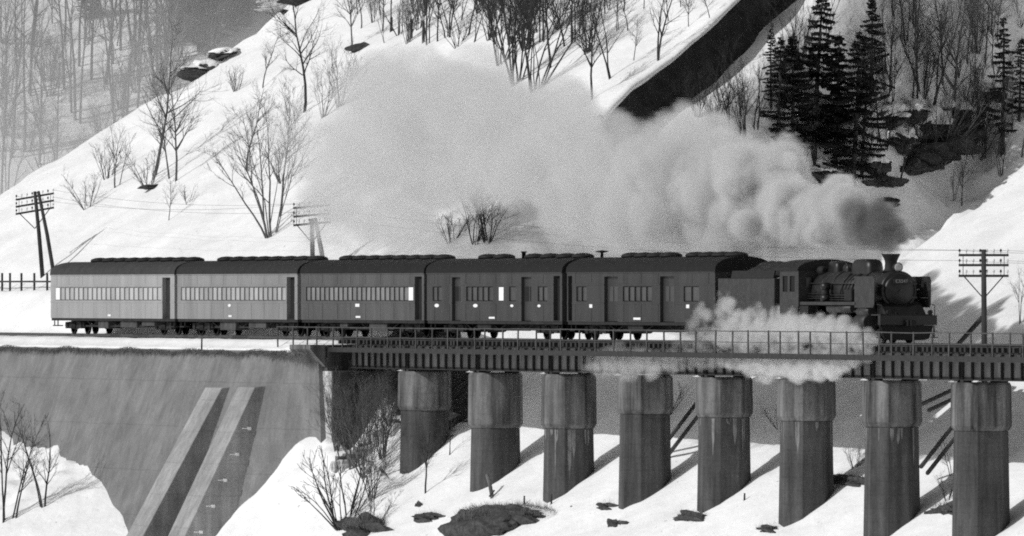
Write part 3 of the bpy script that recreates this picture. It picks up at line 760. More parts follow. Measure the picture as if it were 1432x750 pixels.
# running boards, air reservoir, pump, pipes
for s in (-1, 1):
    MB().box(-9.4, -2.9, s * 1.36 - .02, s * 1.36 + .02, 1.66, 1.80).box(-9.4, -2.9, min(s * .6, s * 1.34), max(s * .6, s * 1.34), 1.76, 1.80).build('running_board', ENGG, loco)
    MB().tube([(-6.4, s * 1.12, 1.50), (-3.6, s * 1.12, 1.50)], .2, 14).build('air_reservoir', ENGG, loco)
    dfl = MB().prism([(-3.0, 1.55), (-.85, 1.55), (-.72, 1.7), (-.70, 2.75), (-.82, 2.92), (-3.0, 2.92)] if s < 0 else
                     [(-3.0, 2.36), (-1.95, 2.36), (-1.95, 1.98), (-1.05, 1.98), (-1.05, 2.36), (-.71, 2.36), (-.70, 2.75), (-.82, 2.92), (-3.0, 2.92)], s * 1.34 - .012, s * 1.34 + .012, 'y').build('smoke_deflector', ENGG, loco)
    if s > 0: MB().prism([(-3.0, 1.55), (-.85, 1.55), (-.72, 1.7), (-.705, 2.355), (-1.045, 2.355), (-1.045, 1.975), (-1.955, 1.975), (-1.955, 2.355), (-3.0, 2.355)], s * 1.34 - .012, s * 1.34 + .012, 'y').build('lower_plate', ENGG, dfl)
    MB().bar((-1.6, s * 1.32, 2.75), (-1.6, s * .80, 2.6), .03, .03).build('stay', SOOT, dfl)
    # cylinders and valve chest
    MB().lathe([(.34, -.62), (.40, -.58), (.40, .58), (.34, .62)], (-2.35, s * 1.08, .88), 'x', 20).box(-2.85, -1.85, s * 1.0 - .25, s * 1.0 + .25, 1.1, 1.55).lathe([(.22, -.7), (.22, .7)], (-2.35, s * 1.05, 1.38), 'x', 14).build('cylinder', ENGG, loco)
    # crosshead, rods and valve gear
    y = s * 1.03
    rod = MB().bar((-8.35, y, .70), (-4.65, y, .70), .06, .13).bar((-6.5, y + s * .07, .70), (-3.9, y + s * .07, .88), .06, .12).build('connecting_rod', ENGG, loco)
    MB().bar((-4.2, y, 1.02), (-2.9, y, 1.02), .05, .07).bar((-4.2, y, .74), (-2.9, y, .74), .05, .07).box(-4.0, -3.7, y - .08, y + .08, .72, 1.05).build('crosshead', ENGG, rod)
    MB().bar((-5.6, y + s * .1, 1.4), (-3.0, y + s * .1, 1.38), .04, .07).bar((-6.5, y + s * .14, .95), (-5.6, y + s * .12, 1.2), .04, .07).bar((-5.6, y + s * .1, 1.55), (-5.6, y + s * .1, .95), .07, .09).build('valve_gear', ENGG, loco)
    MB().box(-9.4, -8.4, s * 1.2 - .18, s * 1.2 + .18, 1.25, 1.62).build('ash_hopper', SOOT, loco)
pump = MB().tube([(-6.9, -1.15, 1.82), (-6.9, -1.15, 2.65)], .18, 12).tube([(-6.9, -1.15, 1.82), (-6.9, -1.15, 2.1)], .23, 12).tube([(-6.9, -1.15, 2.35), (-6.9, -1.15, 2.62)], .23, 12).build('air_pump', BLACK, loco)
MB().box(-4.4, -3.5, -1.3, -.85, 1.82, 2.35).build('feedwater_heater', SOOT, loco, bevel=.05)
for z, y in ((1.95, -1.0), (2.05, -.98), (2.16, -.95)): MB().tube([(-9.4, y, z), (-7.2, y, z), (-7.0, y - .05, z - .06), (-3.2, y, z - .06)], .022, 6).build('pipe', ENGG, loco)
# wheels
DRV = wheel_mesh('driving_wheel', .875, 15, SOOT, .14); LEAD = wheel_mesh('leading_wheel', .43, 9, SOOT)
for x in (-4.65, -6.5, -8.35):
    for s in (-1, 1): place(DRV, 'driving_wheel', loco, (x, s * .62, .875))
for x in (-1.45, -3.35):
    for s in (-1, 1): place(LEAD, 'leading_wheel', loco, (x, s * .62, .43))
for s in (-1, 1): place(LEAD, 'trailing_wheel', loco, (-10.7, s * .62, .43))
MB().box(-3.7, -1.1, -.8, -.7, .35, .6).box(-3.7, -1.1, .7, .8, .35, .6).build('leading_truck', SOOT, loco)
# front end
MB().box(-.28, 0, -1.35, 1.35, .78, 1.22).build('buffer_beam', BLACK, loco, bevel=.02)
MB().box(-1.3, -.28, -1.25, 1.25, 1.20, 1.26).prism([(-1.35, 1.26), (-.32, 1.26), (-.75, 1.62), (-1.35, 1.85)], -.95, .95, 'y').build('front_deck', BLACK, loco)
MB().prism([(-1.25, .77), (1.25, .77), (1.05, .20), (.8, .12), (-.8, .12), (-1.05, .20)], -.42, -.20, 'x').build('pilot', SOOT, loco)
cp = MB().box(0, .28, -.16, .16, .72, 1.02).build('coupler', SOOT, loco, bevel=.03)
MB().box(.28, .42, -.05, .18, .74, 1.0).build('coupler_knuckle', SOOT, cp)
for s in (-1, 1):
    MB().lathe([(.10, 0), (.11, .12), (.09, .14)], (0, s * .98, 1.35), 'x', 12).build('marker_lamp', SOOT, loco)
    st = MB().bar((-.2, s * 1.28, .75), (-.2, s * 1.28, .25), .05, .05).box(-.38, -.02, s * 1.28 - .12, s * 1.28 + .12, .22, .25).box(-.36, -.04, s * 1.28 - .12, s * 1.28 + .12, .5, .53).build('step', SOOT, loco)
    MB().tube([(-.05, s * 1.25, 1.22), (-.05, s * 1.25, 1.65), (-.5, s * 1.3, 1.7)], .02, 6).build('grab_iron', SOOT, loco)
# cab
cab = MB(); 
for s in (-1, 1):
    y0, y1 = (-1.42, -1.38) if s < 0 else (1.38, 1.42)
    cab.box(-11.7, -9.5, y0, y1, 1.25, 2.25).box(-11.7, -9.5, y0, y1, 2.95, 3.2)
    cab.box(-11.7, -11.35, y0, y1, 2.25, 2.95).box(-10.75, -10.5, y0, y1, 2.25, 2.95).box(-9.9, -9.5, y0, y1, 2.25, 2.95)
cab.box(-9.5, -9.45, -1.42, 1.42, 1.6, 3.2).box(-11.7, -9.5, -1.38, 1.38, 1.2, 1.26)
cb_ = cab.build('cab', ENGG, loco)
arc = [(-1.52 * math.cos(math.pi * k / 12), 3.202 + .50 * math.sin(math.pi * k / 12)) for k in range(13)]
MB().prism(arc, -12.2, -9.35, 'x').build('cab_roof', SOOT, cb_)
for x0, x1 in ((-11.35, -10.75), (-10.5, -9.9)):
    MB().box(x0, x1, -1.36, -1.345, 2.25, 2.95).build('cab_window', DARKIN, cb_)
MB().tube([(-9.44, -.9, 2.4), (-9.44, -.9, 2.9)], .15, 10).build('front_window', DARKIN, cb_)
# ------------------------------------------------------------------ tender
td = thing('tender', 'black coal tender coupled between the locomotive and the mail van', 'tender', (UF - 12.4, 0, 0))
MB().box(-7.0, -.1, -1.38, 1.38, 1.12, 2.86).build('tank', ENGG, td, bevel=.04)
MB().box(-7.1, 0, -1.25, 1.25, .92, 1.115).build('tender_frame', SOOT, td)
MB().prism([(-1.375, 2.862), (-1.30, 3.20), (-1.24, 3.20), (-1.31, 2.862)], -5.4, -.2).prism([(1.375, 2.862), (1.30, 3.20), (1.24, 3.20), (1.31, 2.862)], -5.4, -.2).build('coal_rail', SOOT, td)
uu = np.linspace(-5.5, -.4, 34); vv_ = np.linspace(-1.22, 1.22, 18)
co = grid_mesh('coal_heap', uu, vv_, lambda a, b_: 2.87 + .72 * (1 - (b_ / 1.25) ** 2) * np.clip(1 - ((a + 3.0) / 2.6) ** 4, 0, 1) + .16 * fbm(a * 3, b_ * 3, 5, 3), COAL); co.parent = td
MB().lathe([(.26, 0), (.26, .12), (.2, .18), (0, .2)], (-6.3, 0, 2.862), 'z', 16).build('water_hatch', SOOT, td)
for s in (-1, 1): MB().tube([(-7.05, s * 1.2, 1.2), (-7.05, s * 1.2, 2.8)], .02, 6).build('ladder_rail', SOOT, td)
bogie(td, -1.8); bogie(td, -5.3)

# ================================================================== TELEGRAPH POLES, WIRES, FENCE
def telegraph_pole(p, top_z, label, legs, arms, arm_w, arm_dir, rz_note=None, brace=None):
    t = thing('telegraph_pole', label, 'pole', tuple(p), 0, 'telegraph poles along the track')
    h = top_z - p[2]
    for (dx, dy, r0, tx, ty) in legs:
        MB().tube([(dx, dy, -.5), ((dx + tx) / 2, (dy + ty) / 2, h / 2), (tx, ty, h)], [r0, r0 * .9, r0 * .72], 9).build('pole_leg' if len(legs) > 1 else 'shaft', TIMBER, t)
    ends = []
    ax = Vector(arm_dir).normalized()
    for zz in arms:
        zc = zz - p[2]; c = Vector((legs[0][3], legs[0][4], zc))
        a = MB().bar(c - ax * arm_w, c + ax * arm_w, .09, .11).build('crossarm', TIMBER, t)
        for k in range(8):
            f_ = -1 + 2 * k / 7; q = c + ax * arm_w * f_ * .96
            MB().lathe([(.012, 0), (.012, .1), (.045, .1), (.05, .16), (.03, .22), (0, .23)], (q.x, q.y, q.z + .05), 'z', 7).build('insulator', INSUL if k % 3 else STEELD, a)
            ends.append(Vector(p) + q + Vector((0, 0, .2)))
    zc = arms[-1] - p[2]; c = Vector((legs[0][3], legs[0][4], zc))
    for s in (-1, 1):
        MB().bar(c + ax * arm_w * .8 * s, c + Vector((0, 0, -1.0)), .03, .05).build('arm_brace', TIMBER, t)
        MB().bar(c + ax * arm_w * .82 * s, Vector((legs[0][3], legs[0][4], arms[0] - p[2])) + ax * arm_w * .82 * s, .02, .03).build('arm_tie', STEELD, t)
    if brace: MB().tube([Vector(brace[0]) - Vector(p), Vector(brace[1]) - Vector(p)], [.11, .09], 8).build('raking_strut', TIMBER, t)
    return t, ends
# right-hand pole beyond the bridge
pr = px_v(1378, 470, 3.6); pr[2] = H(pr[0], pr[1]); sR = scale_at(pr)
zpx = lambda y, s: 2.2 + (HY - y) / s
br0 = px_v(1374, 444, 3.6); br1 = px_v(1318, 506, 4.2)
poleR, endsR = telegraph_pole(pr, zpx(349, sR), 'telegraph pole with three level crossarms and a raking strut behind the bridge railing', [(0, 0, .15, -.08, -.05)],
                              [zpx(357, sR), zpx(371, sR), zpx(386, sR)], 1.1, VR, brace=(br0, br1))
pl_ = px_v(56, 400, 5.5); pl_[2] = H(pl_[0], pl_[1]); sL = scale_at(pl_)
poleL, endsL = telegraph_pole(pl_, zpx(268, sL), 'two-legged telegraph pole with tilted crossarms standing beside the trackside fence', [(0.3, 0.1, .13, -.5, -.15), (2.3, .2, .12, -.3, 0.0)],
                              [zpx(275, sL), zpx(285, sL), zpx(295, sL)], 1.10, VR + np.array([0, 0, .17]))
pm_ = px_v(437, 380, 5.0); pm_[2] = H(pm_[0], pm_[1]); sM = scale_at(pm_)
poleM, endsM = telegraph_pole(pm_, zpx(306, sM), 'two-legged telegraph pole behind the carriage roofs, its head fading into the steam', [(0.1, 0, .14, -.1, 0), (2.0, .15, .14, .15, .1)],
                              [zpx(289, sM), zpx(301, sM), zpx(313, sM)], .98, VR + np.array([0, 0, .09]))
def wire(a, b, sag, label):
    a, b = Vector(a), Vector(b); pts = []
    for k in range(17):
        t = k / 16; p = a.lerp(b, t); p.z -= sag * 4 * t * (1 - t); pts.append(p)
    o = MB().tube(pts, .006, 4).build('telegraph_wire', STEELD); tag(o, label, 'wire', 'telegraph wires strung between the poles'); return o
WL1 = 'thin telegraph wire slung from the pole behind the bridge railing back towards the steam'
WL2 = 'thin telegraph wire slung between the two-legged poles above the carriages'
for k in (0, 7, 8): wire(endsR[k], endsM[k % len(endsM)], .6, WL1)
for k in (0, 7, 15): wire(endsM[k], endsL[k], .5, WL2)
for k in (0, 7, 8, 15): wire(endsR[k], endsR[k] + Vector((45, 2.5, .4)), .4, 'thin telegraph wire running on from the crossarm pole past the last pier')
# trackside fence on the snow bank
fe = thing('trackside_fence', 'weathered post and rail fence on the snow bank behind the last carriage', 'fence', tuple(px_v(30, 410, 4.2)))
fp = []
for x in (-30, -13, 3, 14, 30, 48, 66, 84, 103):
    p = px_v(x, 410, 4.2); p[2] = H(p[0], p[1]); fp.append(p)
    s_ = scale_at(p)
    world_build(MB().box(p[0] - .05, p[0] + .05, p[1] - .05, p[1] + .05, p[2] - .4, zpx(382, s_)), 'post', TIMBER, fe)
for yy in (394, 409):
    for a, c_ in zip(fp[:-1], fp[1:]):
        s_ = scale_at(a); world_build(MB().bar((a[0], a[1] - .07, zpx(yy, s_)), (c_[0] + .02, c_[1] - .07, zpx(yy, s_)), .03, .10), 'fence_rail', TIMBER, fe)

# pairs of raking props on the uphill side of three piers
for k, (a, b_) in enumerate([((625, 548), (668, 513)), ((925, 628), (980, 556)), ((1290, 565), (1356, 534)), ((1288, 653), (1356, 566))]):
    pr_ = thing('raking_props', ['pair of dark raking timber props between the brush-hidden pier and the stake pier', 'pair of dark raking props reaching up between two piers under the steam',
                                  'upper pair of dark raking props beside the pier below the locomotive front', 'lower pair of dark raking props leaning up to the last pier below the telegraph pole'][k], 'prop', tuple(px_v(a[0], a[1], 2.2)), 0, 'raking props under the bridge')
    for q in (0, 1):
        p0 = px_v(a[0] + 9 * q, a[1] + 9 * q, 2.2); p1 = px_v(b_[0] + 9 * q, b_[1] + 9 * q, 2.2)
        world_build(MB().tube([p0, p1], [.10, .085], 8), 'prop', TIMBER, pr_)

# ================================================================== VEGETATION
def limb(b, rng, p, d, L_, r, lev, maxlev, spec, segs=5):
    """one branch: wandering, tapering, with side branches; returns nothing, fills b[lev]"""
    pts = [p.copy()]; rad = [r]; dd = d.copy(); step = L_ / segs; kids = []
    for i in range(segs):
        dd = (dd + Vector((rng.uniform(-1, 1), rng.uniform(-1, 1), rng.uniform(-.6, .9) + spec['up'] * (0.5 if lev else .2))) * spec['wob'] * (1 + .3 * lev)).normalized()
        pts.append(pts[-1] + dd * step); f_ = (i + 1) / segs; rad.append(max(r * (1 - .82 * f_), .005)); kids.append((pts[-1].copy(), dd.copy(), f_, rad[-1]))
    n = [6, 4, 3, 3][min(lev, 3)]
    b[0 if lev == 0 else 1].tube(pts, rad, n, caps=False)
    if lev >= maxlev: return
    num = spec['kids'][lev]
    for k in range(num):
        f_ = rng.uniform(spec['start'] if lev == 0 else .15, 1.0); i = min(int(f_ * segs), segs - 1); t = f_ * segs - i
        q = pts[i].lerp(pts[i + 1], t); base = (pts[i + 1] - pts[i]).normalized()
        a = rng.uniform(0, 2 * math.pi); side = Vector((math.cos(a), math.sin(a), 0)); side = (side - base * side.dot(base)).normalized()
        ang = R(rng.uniform(*spec['ang'])); nd = (base * math.cos(ang) + side * math.sin(ang)).normalized()
        nl = L_ * spec['ratio'][lev] * rng.uniform(.55, 1.1) * (1.15 - .6 * f_ if lev == 0 else 1)
        nr = max(min(rad[i] * .6, r * .5), .006)
        limb(b, rng, q, nd, nl, nr, lev + 1, maxlev, spec, max(3, segs - 1))
SP_TALL = dict(up=.35, wob=.12, kids=[16, 7, 4], start=.30, ang=(28, 55), ratio=[.42, .5, .5])
SP_FOREST = dict(up=.3, wob=.07, kids=[12, 4, 2], start=.5, ang=(30, 60), ratio=[.24, .45, .4])
SP_STEM = dict(up=.40, wob=.14, kids=[9, 5, 3], start=.25, ang=(18, 45), ratio=[.40, .45, .4])
SP_TWIG = dict(up=.5, wob=.13, kids=[5, 3, 0], start=.25, ang=(20, 50), ratio=[.45, .4, .4])
PROTO = {}
def bare_proto(kind, seed):
    rng = random.Random(seed * 77 + len(kind)); b = [MB(), MB()]
    if kind == 'tall': limb(b, rng, Vector((0, 0, -.4)), Vector((rng.uniform(-.06, .06), rng.uniform(-.06, .06), 1)).normalized(), 8.4, .10, 0, 3, SP_TALL, 8)
    elif kind == 'forest': limb(b, rng, Vector((0, 0, -.4)), Vector((rng.uniform(-.05, .05), rng.uniform(-.05, .05), 1)).normalized(), 14.4, .14, 0, 3, SP_FOREST, 8)
    elif kind == 'clump':
        for k in range(rng.randint(8, 12)):
            a = rng.uniform(0, 2 * math.pi); t = rng.uniform(.05, .42)
            limb(b, rng, Vector((.22 * math.cos(a), .22 * math.sin(a), -.3)), Vector((math.sin(t) * math.cos(a), math.sin(t) * math.sin(a), math.cos(t))), rng.uniform(5.0, 8.3), rng.uniform(.032, .07), 0, 3, SP_STEM, 7)
    elif kind == 'pair':
        for k in range(rng.randint(2, 3)):
            a = rng.uniform(0, 2 * math.pi); t = rng.uniform(.03, .16)
            limb(b, rng, Vector((.25 * math.cos(a), .25 * math.sin(a), -.3)), Vector((math.sin(t) * math.cos(a), math.sin(t) * math.sin(a), math.cos(t))), rng.uniform(6.5, 8.3), rng.uniform(.06, .09), 0, 3, SP_STEM, 7)
    else:                                                        # shrub
        for k in range(rng.randint(9, 14)):
            a = rng.uniform(0, 2 * math.pi); t = rng.uniform(.1, .75)
            limb(b, rng, Vector((.15 * math.cos(a), .15 * math.sin(a), -.15)), Vector((math.sin(t) * math.cos(a), math.sin(t) * math.sin(a), math.cos(t))), rng.uniform(1.4, 2.2), rng.uniform(.015, .028), 0, 2, SP_TWIG, 5)
    return b
H0 = dict(tall=8.0, forest=14.0, clump=8.0, pair=8.0, shrub=2.0)
def bare_mesh(kind, seed, m):
    k = (kind, seed, m.name)
    if k not in PROTO:
        g = (kind, seed)
        if g not in PROTO: PROTO[g] = bare_proto(kind, seed)
        b = PROTO[g]; PROTO[k] = (b[0].mesh('trunk', m), b[1].mesh('branches', m))
    return PROTO[k]
vrng = random.Random(2024)
def plant(kind, x, y, hpx, label, m=None, group=None, far=False, lean=(0, 0), name=None, at=None, wide=1.0):
    p = at if at is not None else (far_hit(x, y) if far else hit(x, y))
    if p is None: return None
    m = m or BARKM
    h = hpx / scale_at(p); s = h / H0[kind]
    seed = vrng.randrange(5 if kind in ('tall', 'forest') else 4)
    t = thing(name or {'shrub': 'bare_shrub', 'clump': 'multi_stemmed_tree'}.get(kind, 'bare_tree'), label, 'shrub' if kind == 'shrub' else 'tree', tuple(p), vrng.uniform(0, 6.28), group)
    t.rotation_euler = (lean[0], lean[1], vrng.uniform(0, 6.28)); t.scale = (s * wide, s * wide, s)
    a, c_ = bare_mesh(kind, seed, m); place(a, 'trunk' if kind != 'shrub' else 'stems', t); place(c_, 'branches', t)['kind'] = 'stuff'
    return t
# --- trees on the open slope left of the steam
GL = 'bare trees on the open snow slope'
for a in [('tall', 215, 248, 205, 'tall single bare tree on the open slope with a small dark hole at its foot', BARKM), ('tall', 246, 254, 150, 'slim bare tree just uphill of the tall single tree', BARKM),
          ('tall', 237, 250, 120, 'thin bare tree close between the two taller trees on the slope', BARKM), ('pair', 163, 262, 90, 'twin-stemmed low bare tree near the ridge edge of the slope', BARKM),
          ('shrub', 122, 291, 55, 'sparse bare bush lowest on the slope near the ridge edge', BARKM), ('tall', 236, 309, 62, 'thin bent sapling below the tall single tree', BARKM),
          ('shrub', 208, 262, 60, 'arching bare bush at the foot of the tall single tree', BARKM), ('clump', 379, 330, 200, 'large fan-shaped multi-stemmed tree beside the edge of the steam', BARKM),
          ('tall', 391, 304, 165, 'slender bare tree behind the fan-shaped tree', BARKM), ('tall', 425, 158, 190, 'forked dark bare tree high on the slope', BARK),
          ('tall', 367, 124, 85, 'small forked bare tree on the upper slope', BARKM), ('clump', 474, 150, 95, 'dense low thicket beside the upper edge of the steam', BARK),
          ('clump', 452, 165, 75, 'low twiggy thicket below the forked dark tree', BARKM), ('tall', 492, 70, 110, 'pale thin tree above the thicket', BARKL), ('shrub', 330, 128, 40, 'small bush near the ridge rocks', BARKM),
          ('shrub', 150, 250, 55, 'twiggy bush beside the twin-stemmed tree', BARKM), ('tall', 345, 240, 120, 'leaning thin tree left of the fan-shaped tree', BARKM), ('shrub', 262, 285, 30, 'tiny bush on the bare slope below the slim tree', BARKM),
          ('shrub', 395, 255, 70, 'bushy growth behind the fan-shaped tree', BARKM)]:
    plant(a[0], a[1], a[2], a[3], a[4], a[5], GL)
# --- gnarled tree seen through the gap in the steam
for dx, hh, lab in ((665, 110, 'dark gnarled clump with thick stems showing through a gap in the steam'), (681, 100, 'thick dark broken stem beside the gnarled clump in the steam gap'), (630, 50, 'bent stump with one twig at the edge of the steam gap')):
    plant('clump' if dx != 630 else 'shrub', dx, 341 if dx != 630 else 338, hh, lab, BARK, wide=1.2, at=None)
# --- wood above the steam
GU = 'bare trees of the upper wood'
upper = [(505, 40, 90, 'tall'), (532, 22, 80, 'tall'), (598, 62, 120, 'pair'), (612, 58, 110, 'tall'), (628, 42, 100, 'tall'), (642, 30, 90, 'pair'), (655, 50, 110, 'tall'), (668, 20, 90, 'clump'), (685, 55, 120, 'clump'), (700, 90, 160, 'clump'), (712, 62, 130, 'tall'),
         (722, 118, 200, 'clump'), (735, 70, 150, 'clump'), (748, 128, 215, 'clump'), (758, 60, 140, 'pair'), (770, 95, 170, 'tall'), (782, 40, 110, 'clump'), (790, 65, 130, 'tall'), (802, 60, 140, 'pair'), (815, 30, 100, 'tall'), (828, 140, 160, 'tall'),
         (858, 108, 165, 'pair'), (846, 20, 80, 'tall'), (872, 18, 70, 'tall'), (886, 85, 60, 'tall'), (917, 86, 150, 'pair'), (935, 30, 70, 'tall'), (952, 10, 60, 'tall'), (963, 38, 60, 'tall'), (993, 28, 60, 'tall'), (575, 20, 70, 'clump'), (820, 75, 110, 'clump'), (900, 12, 60, 'tall'), (560, 48, 60, 'shrub'), (640, 66, 50, 'shrub'), (702, 30, 90, 'tall'), (738, 25, 80, 'tall'), (765, 18, 70, 'tall')] + [(vrng.uniform(500, 900), vrng.uniform(2, 70), vrng.uniform(60, 110), vrng.choice(('tall', 'pair', 'clump', 'tall'))) for _ in range(34)]
ulab = {'tall': 'single-stemmed bare tree in the wood above the steam', 'pair': 'two or three-stemmed bare tree in the wood above the steam', 'clump': 'many-stemmed dark bare clump in the wood above the steam', 'shrub': 'low bare shrub in the wood above the steam'}
for x, y, hh, kd in upper: plant(kd, x, y, hh, ulab[kd], BARK if x > 590 else BARKM, GU)
# --- snow slope under the dark rock face
GR = 'bare growth under the dark rock face'
for x, y, hh, kd in [(975, 165, 70, 'clump'), (1000, 175, 80, 'clump'), (1022, 185, 110, 'pair'), (1040, 195, 130, 'clump'), (1058, 190, 120, 'pair'), (960, 150, 40, 'shrub'), (1012, 150, 50, 'shrub')]:
    plant(kd, x, y, hh, {'clump': 'many-stemmed thicket below the dark rock face', 'pair': 'upright bare tree between the dark rock face and the conifers', 'shrub': 'small bare shrub on the snow below the dark rock face'}[kd], BARK, GR)
# --- conifers
def conifer_proto(seed, H1=8.0, W=2.0, gaps=.25):
    rng = random.Random(seed); t = MB(); c = MB()
    t.tube([(0, 0, -.4), (.03, .02, H1 * .5), (0, 0, H1)], [.16, .10, .02], 7)
    z = H1 * .10
    while z < H1 * .99:
        f_ = 1 - z / H1; L0 = W * (f_ ** .8) * (1 if z > H1 * .2 else .6); nb = 5 if f_ > .25 else 4; a0 = rng.uniform(0, 6.28)
        for k in range(nb):
            if rng.random() < gaps: continue
            a = a0 + 2 * math.pi * k / nb + rng.uniform(-.35, .35); L_ = L0 * rng.choice((.45, .7, .9, 1.0, 1.25)) * rng.uniform(.8, 1.15) + .08
            dr = Vector((math.cos(a), math.sin(a), 0)); sd = Vector((-dr.y, dr.x, 0)); dz = rng.uniform(-.42, .02); tip = rng.uniform(.0, .30)
            P = lambda s_: Vector((0, 0, z)) + dr * L_ * s_ + Vector((0, 0, L_ * (dz * s_ + tip * s_ * s_)))
            t.tube([P(0), P(.5), P(.95)], [.025, .016, .006], 3, caps=False)
            nn = max(6, int(L_ * 17))
            for j in range(nn):
                s_ = .18 + .82 * (j + rng.random()) / nn; q = P(s_); wv = (.10 + .30 * L_ * (1.05 - s_) * .6) * rng.uniform(.6, 1.2)
                for sg in (-1, 1):
                    e = q + sd * sg * wv + dr * wv * .5 + Vector((0, 0, rng.uniform(-.10, .03)))
                    m1 = q + dr * .09; c.add([q - dr * .04, m1, e + dr * .05, e - dr * .03 + Vector((0, 0, rng.uniform(-.07, .0)))], [(0, 1, 2, 3)])
                    hang = q + sd * sg * wv * .5; c.add([hang - dr * .07, hang + dr * .07, hang + Vector((rng.uniform(-.05, .05), rng.uniform(-.05, .05), -.09 - .14 * rng.random()))], [(0, 1, 2)])
        z += H1 * .040 * rng.uniform(.5, 1.6) * (.55 + .6 * f_)
    return t.mesh('trunk', BARK), c.mesh('foliage', NEEDLE)
CON = [conifer_proto(1, gaps=.15), conifer_proto(2, W=1.8, gaps=.3), conifer_proto(3, W=2.3, gaps=.15), conifer_proto(4, W=1.6, gaps=.45)]
def conifer(i, x, y, hpx, label, group, far=False, sq=1.0):
    p = far_hit(x, y) if far else hit(x, y)
    if p is None: return
    s = hpx / scale_at(p) / 8.0
    t = thing('conifer', label, 'conifer', tuple(p), vrng.uniform(0, 6.28), group); t.rotation_euler = (vrng.uniform(-.05, .05), vrng.uniform(-.05, .05), vrng.uniform(0, 6.28)); t.scale = (s * sq, s * sq, s)
    place(CON[i][0], 'trunk', t); place(CON[i][1], 'foliage', t)['kind'] = 'stuff'
GC = 'dark conifers beside the gully'
for i, x, y, hh, sq, lab in [(1, 1087, 205, 150, 1.0, 'short dark conifer at the downhill edge of the conifer group'), (0, 1108, 232, 185, 1.1, 'dense dark conifer behind the steam edge'), (2, 1138, 222, 240, 1.0, 'broad dark conifer in the middle of the conifer group'),
                             (2, 1192, 266, 225, 1.05, 'widest dark conifer with layered drooping boughs above the snow boulders'), (1, 1168, 240, 190, .9, 'slim conifer between the broad one and the widest one'), (0, 1217, 150, 160, .8, 'upright conifer highest in the group by the gully'), (3, 1078, 150, 110, .9, 'thin-crowned conifer just under the dark rock face')]:
    conifer(i, x, y, hh, lab, GC, sq=sq)
conifer(3, 1402, 215, 190, 'loose grey conifer on the far bank of the gully', None); conifer(1, 1425, 170, 120, 'small conifer beside the loose grey one on the far bank', None)
# --- bare trees in the gully
GG = 'bare trees along the stream gully'; grng = random.Random(77)
for x, y, hh, kd, lab in [(1222, 140, 110, 'tall', None), (1245, 122, 130, 'tall', None), (1283, 165, 190, 'tall', None), (1300, 150, 200, 'pair', None), (1318, 120, 150, 'tall', None), (1335, 190, 220, 'tall', None), (1352, 90, 110, 'tall', None), (1362, 75, 100, 'pair', None), (1378, 90, 120, 'tall', None),
                          (1395, 60, 80, 'tall', None), (1345, 288, 85, 'tall', 'young pale birch-like tree rising above the white foreground slope'), (1332, 282, 70, 'pair', None), (1400, 245, 90, 'pair', None), (1426, 40, 70, 'clump', None), (1268, 60, 80, 'tall', None), (1120, 95, 110, 'clump', None), (1155, 60, 80, 'pair', None),
                          (1100, 120, 120, 'pair', None), (1240, 215, 100, 'tall', None), (1258, 260, 120, 'tall', None), (1310, 232, 120, 'shrub', None), (1290, 215, 60, 'shrub', None), (1205, 255, 200, 'tall', None), (1150, 232, 90, 'pair', None), (1175, 225, 80, 'pair', None), (1128, 225, 90, 'pair', None)] + [(grng.uniform(1215, 1432), grng.uniform(20, 240), grng.uniform(70, 130), grng.choice(('tall', 'tall', 'pair', 'clump', 'shrub')), None) for _ in range(30)]:
    plant(kd, x, y, hh, lab or {'tall': 'single-stemmed bare tree among the snowy rocks of the gully', 'pair': 'forked bare tree among the snowy rocks of the gully', 'clump': 'many-stemmed bare tree on the upper bank of the gully', 'shrub': 'twiggy dark shrub over the rocks of the gully'}[kd], BARKM if x > 1300 else BARK, GG)
plant('pair', 1428, 452, 75, 'thin bare sapling on the white slope uphill of the crossarm pole', BARKM)
# --- far wood in the mist
GF = 'misty far trees across the valley'
frng = random.Random(5)
for k, x in enumerate([6, 15, 33, 46, 63, 78, 100, 112, 127, 147, 160, 172, 190, 203, 212, 226, 240, 252, 268, 281, 296, 305, 318, 332, 345, 22, 55, 90, 137, 182, 217, 262, 70, 118, 155, 235, 290, 40, 105, 195]):
    y = frng.uniform(60, 270) if x < 150 else frng.uniform(40, max(60, 235 - (x - 150) * 1.1))
    plant('forest' if k % 4 else 'clump', x, y, frng.uniform(150, 260) if k % 4 else frng.uniform(80, 130), 'tall straight bare trunk in the misty far wood' if k % 4 else 'many-stemmed thicket in the misty far wood', BARKM, GF, far=True)
for k in range(85):
    x = frng.uniform(-5, 350); y = frng.uniform(20, 285) if x < 130 else frng.uniform(0, max(40, 255 - (x - 130) * 1.15))
    kd = frng.choice(('tall', 'tall', 'forest', 'clump', 'pair')); plant(kd, x, y, frng.uniform(60, 130) if kd != 'forest' else frng.uniform(140, 230), {'tall': 'slight bare tree in the misty far wood', 'forest': 'tall straight bare trunk in the misty far wood', 'clump': 'many-stemmed thicket in the misty far wood', 'pair': 'forked bare tree in the misty far wood'}[kd], BARKM, GF, far=True)
for x, y, hh in [(262, 62, 120), (278, 72, 130), (292, 55, 110), (305, 60, 130), (322, 40, 110), (335, 30, 100), (348, 22, 90), (250, 45, 90), (128, 25, 60), (120, 30, 70)]:
    conifer(frng.randrange(3), x, y, hh, 'dark conifer at the top of the misty far wood', 'far conifers behind the ridge', far=True, sq=1.3)
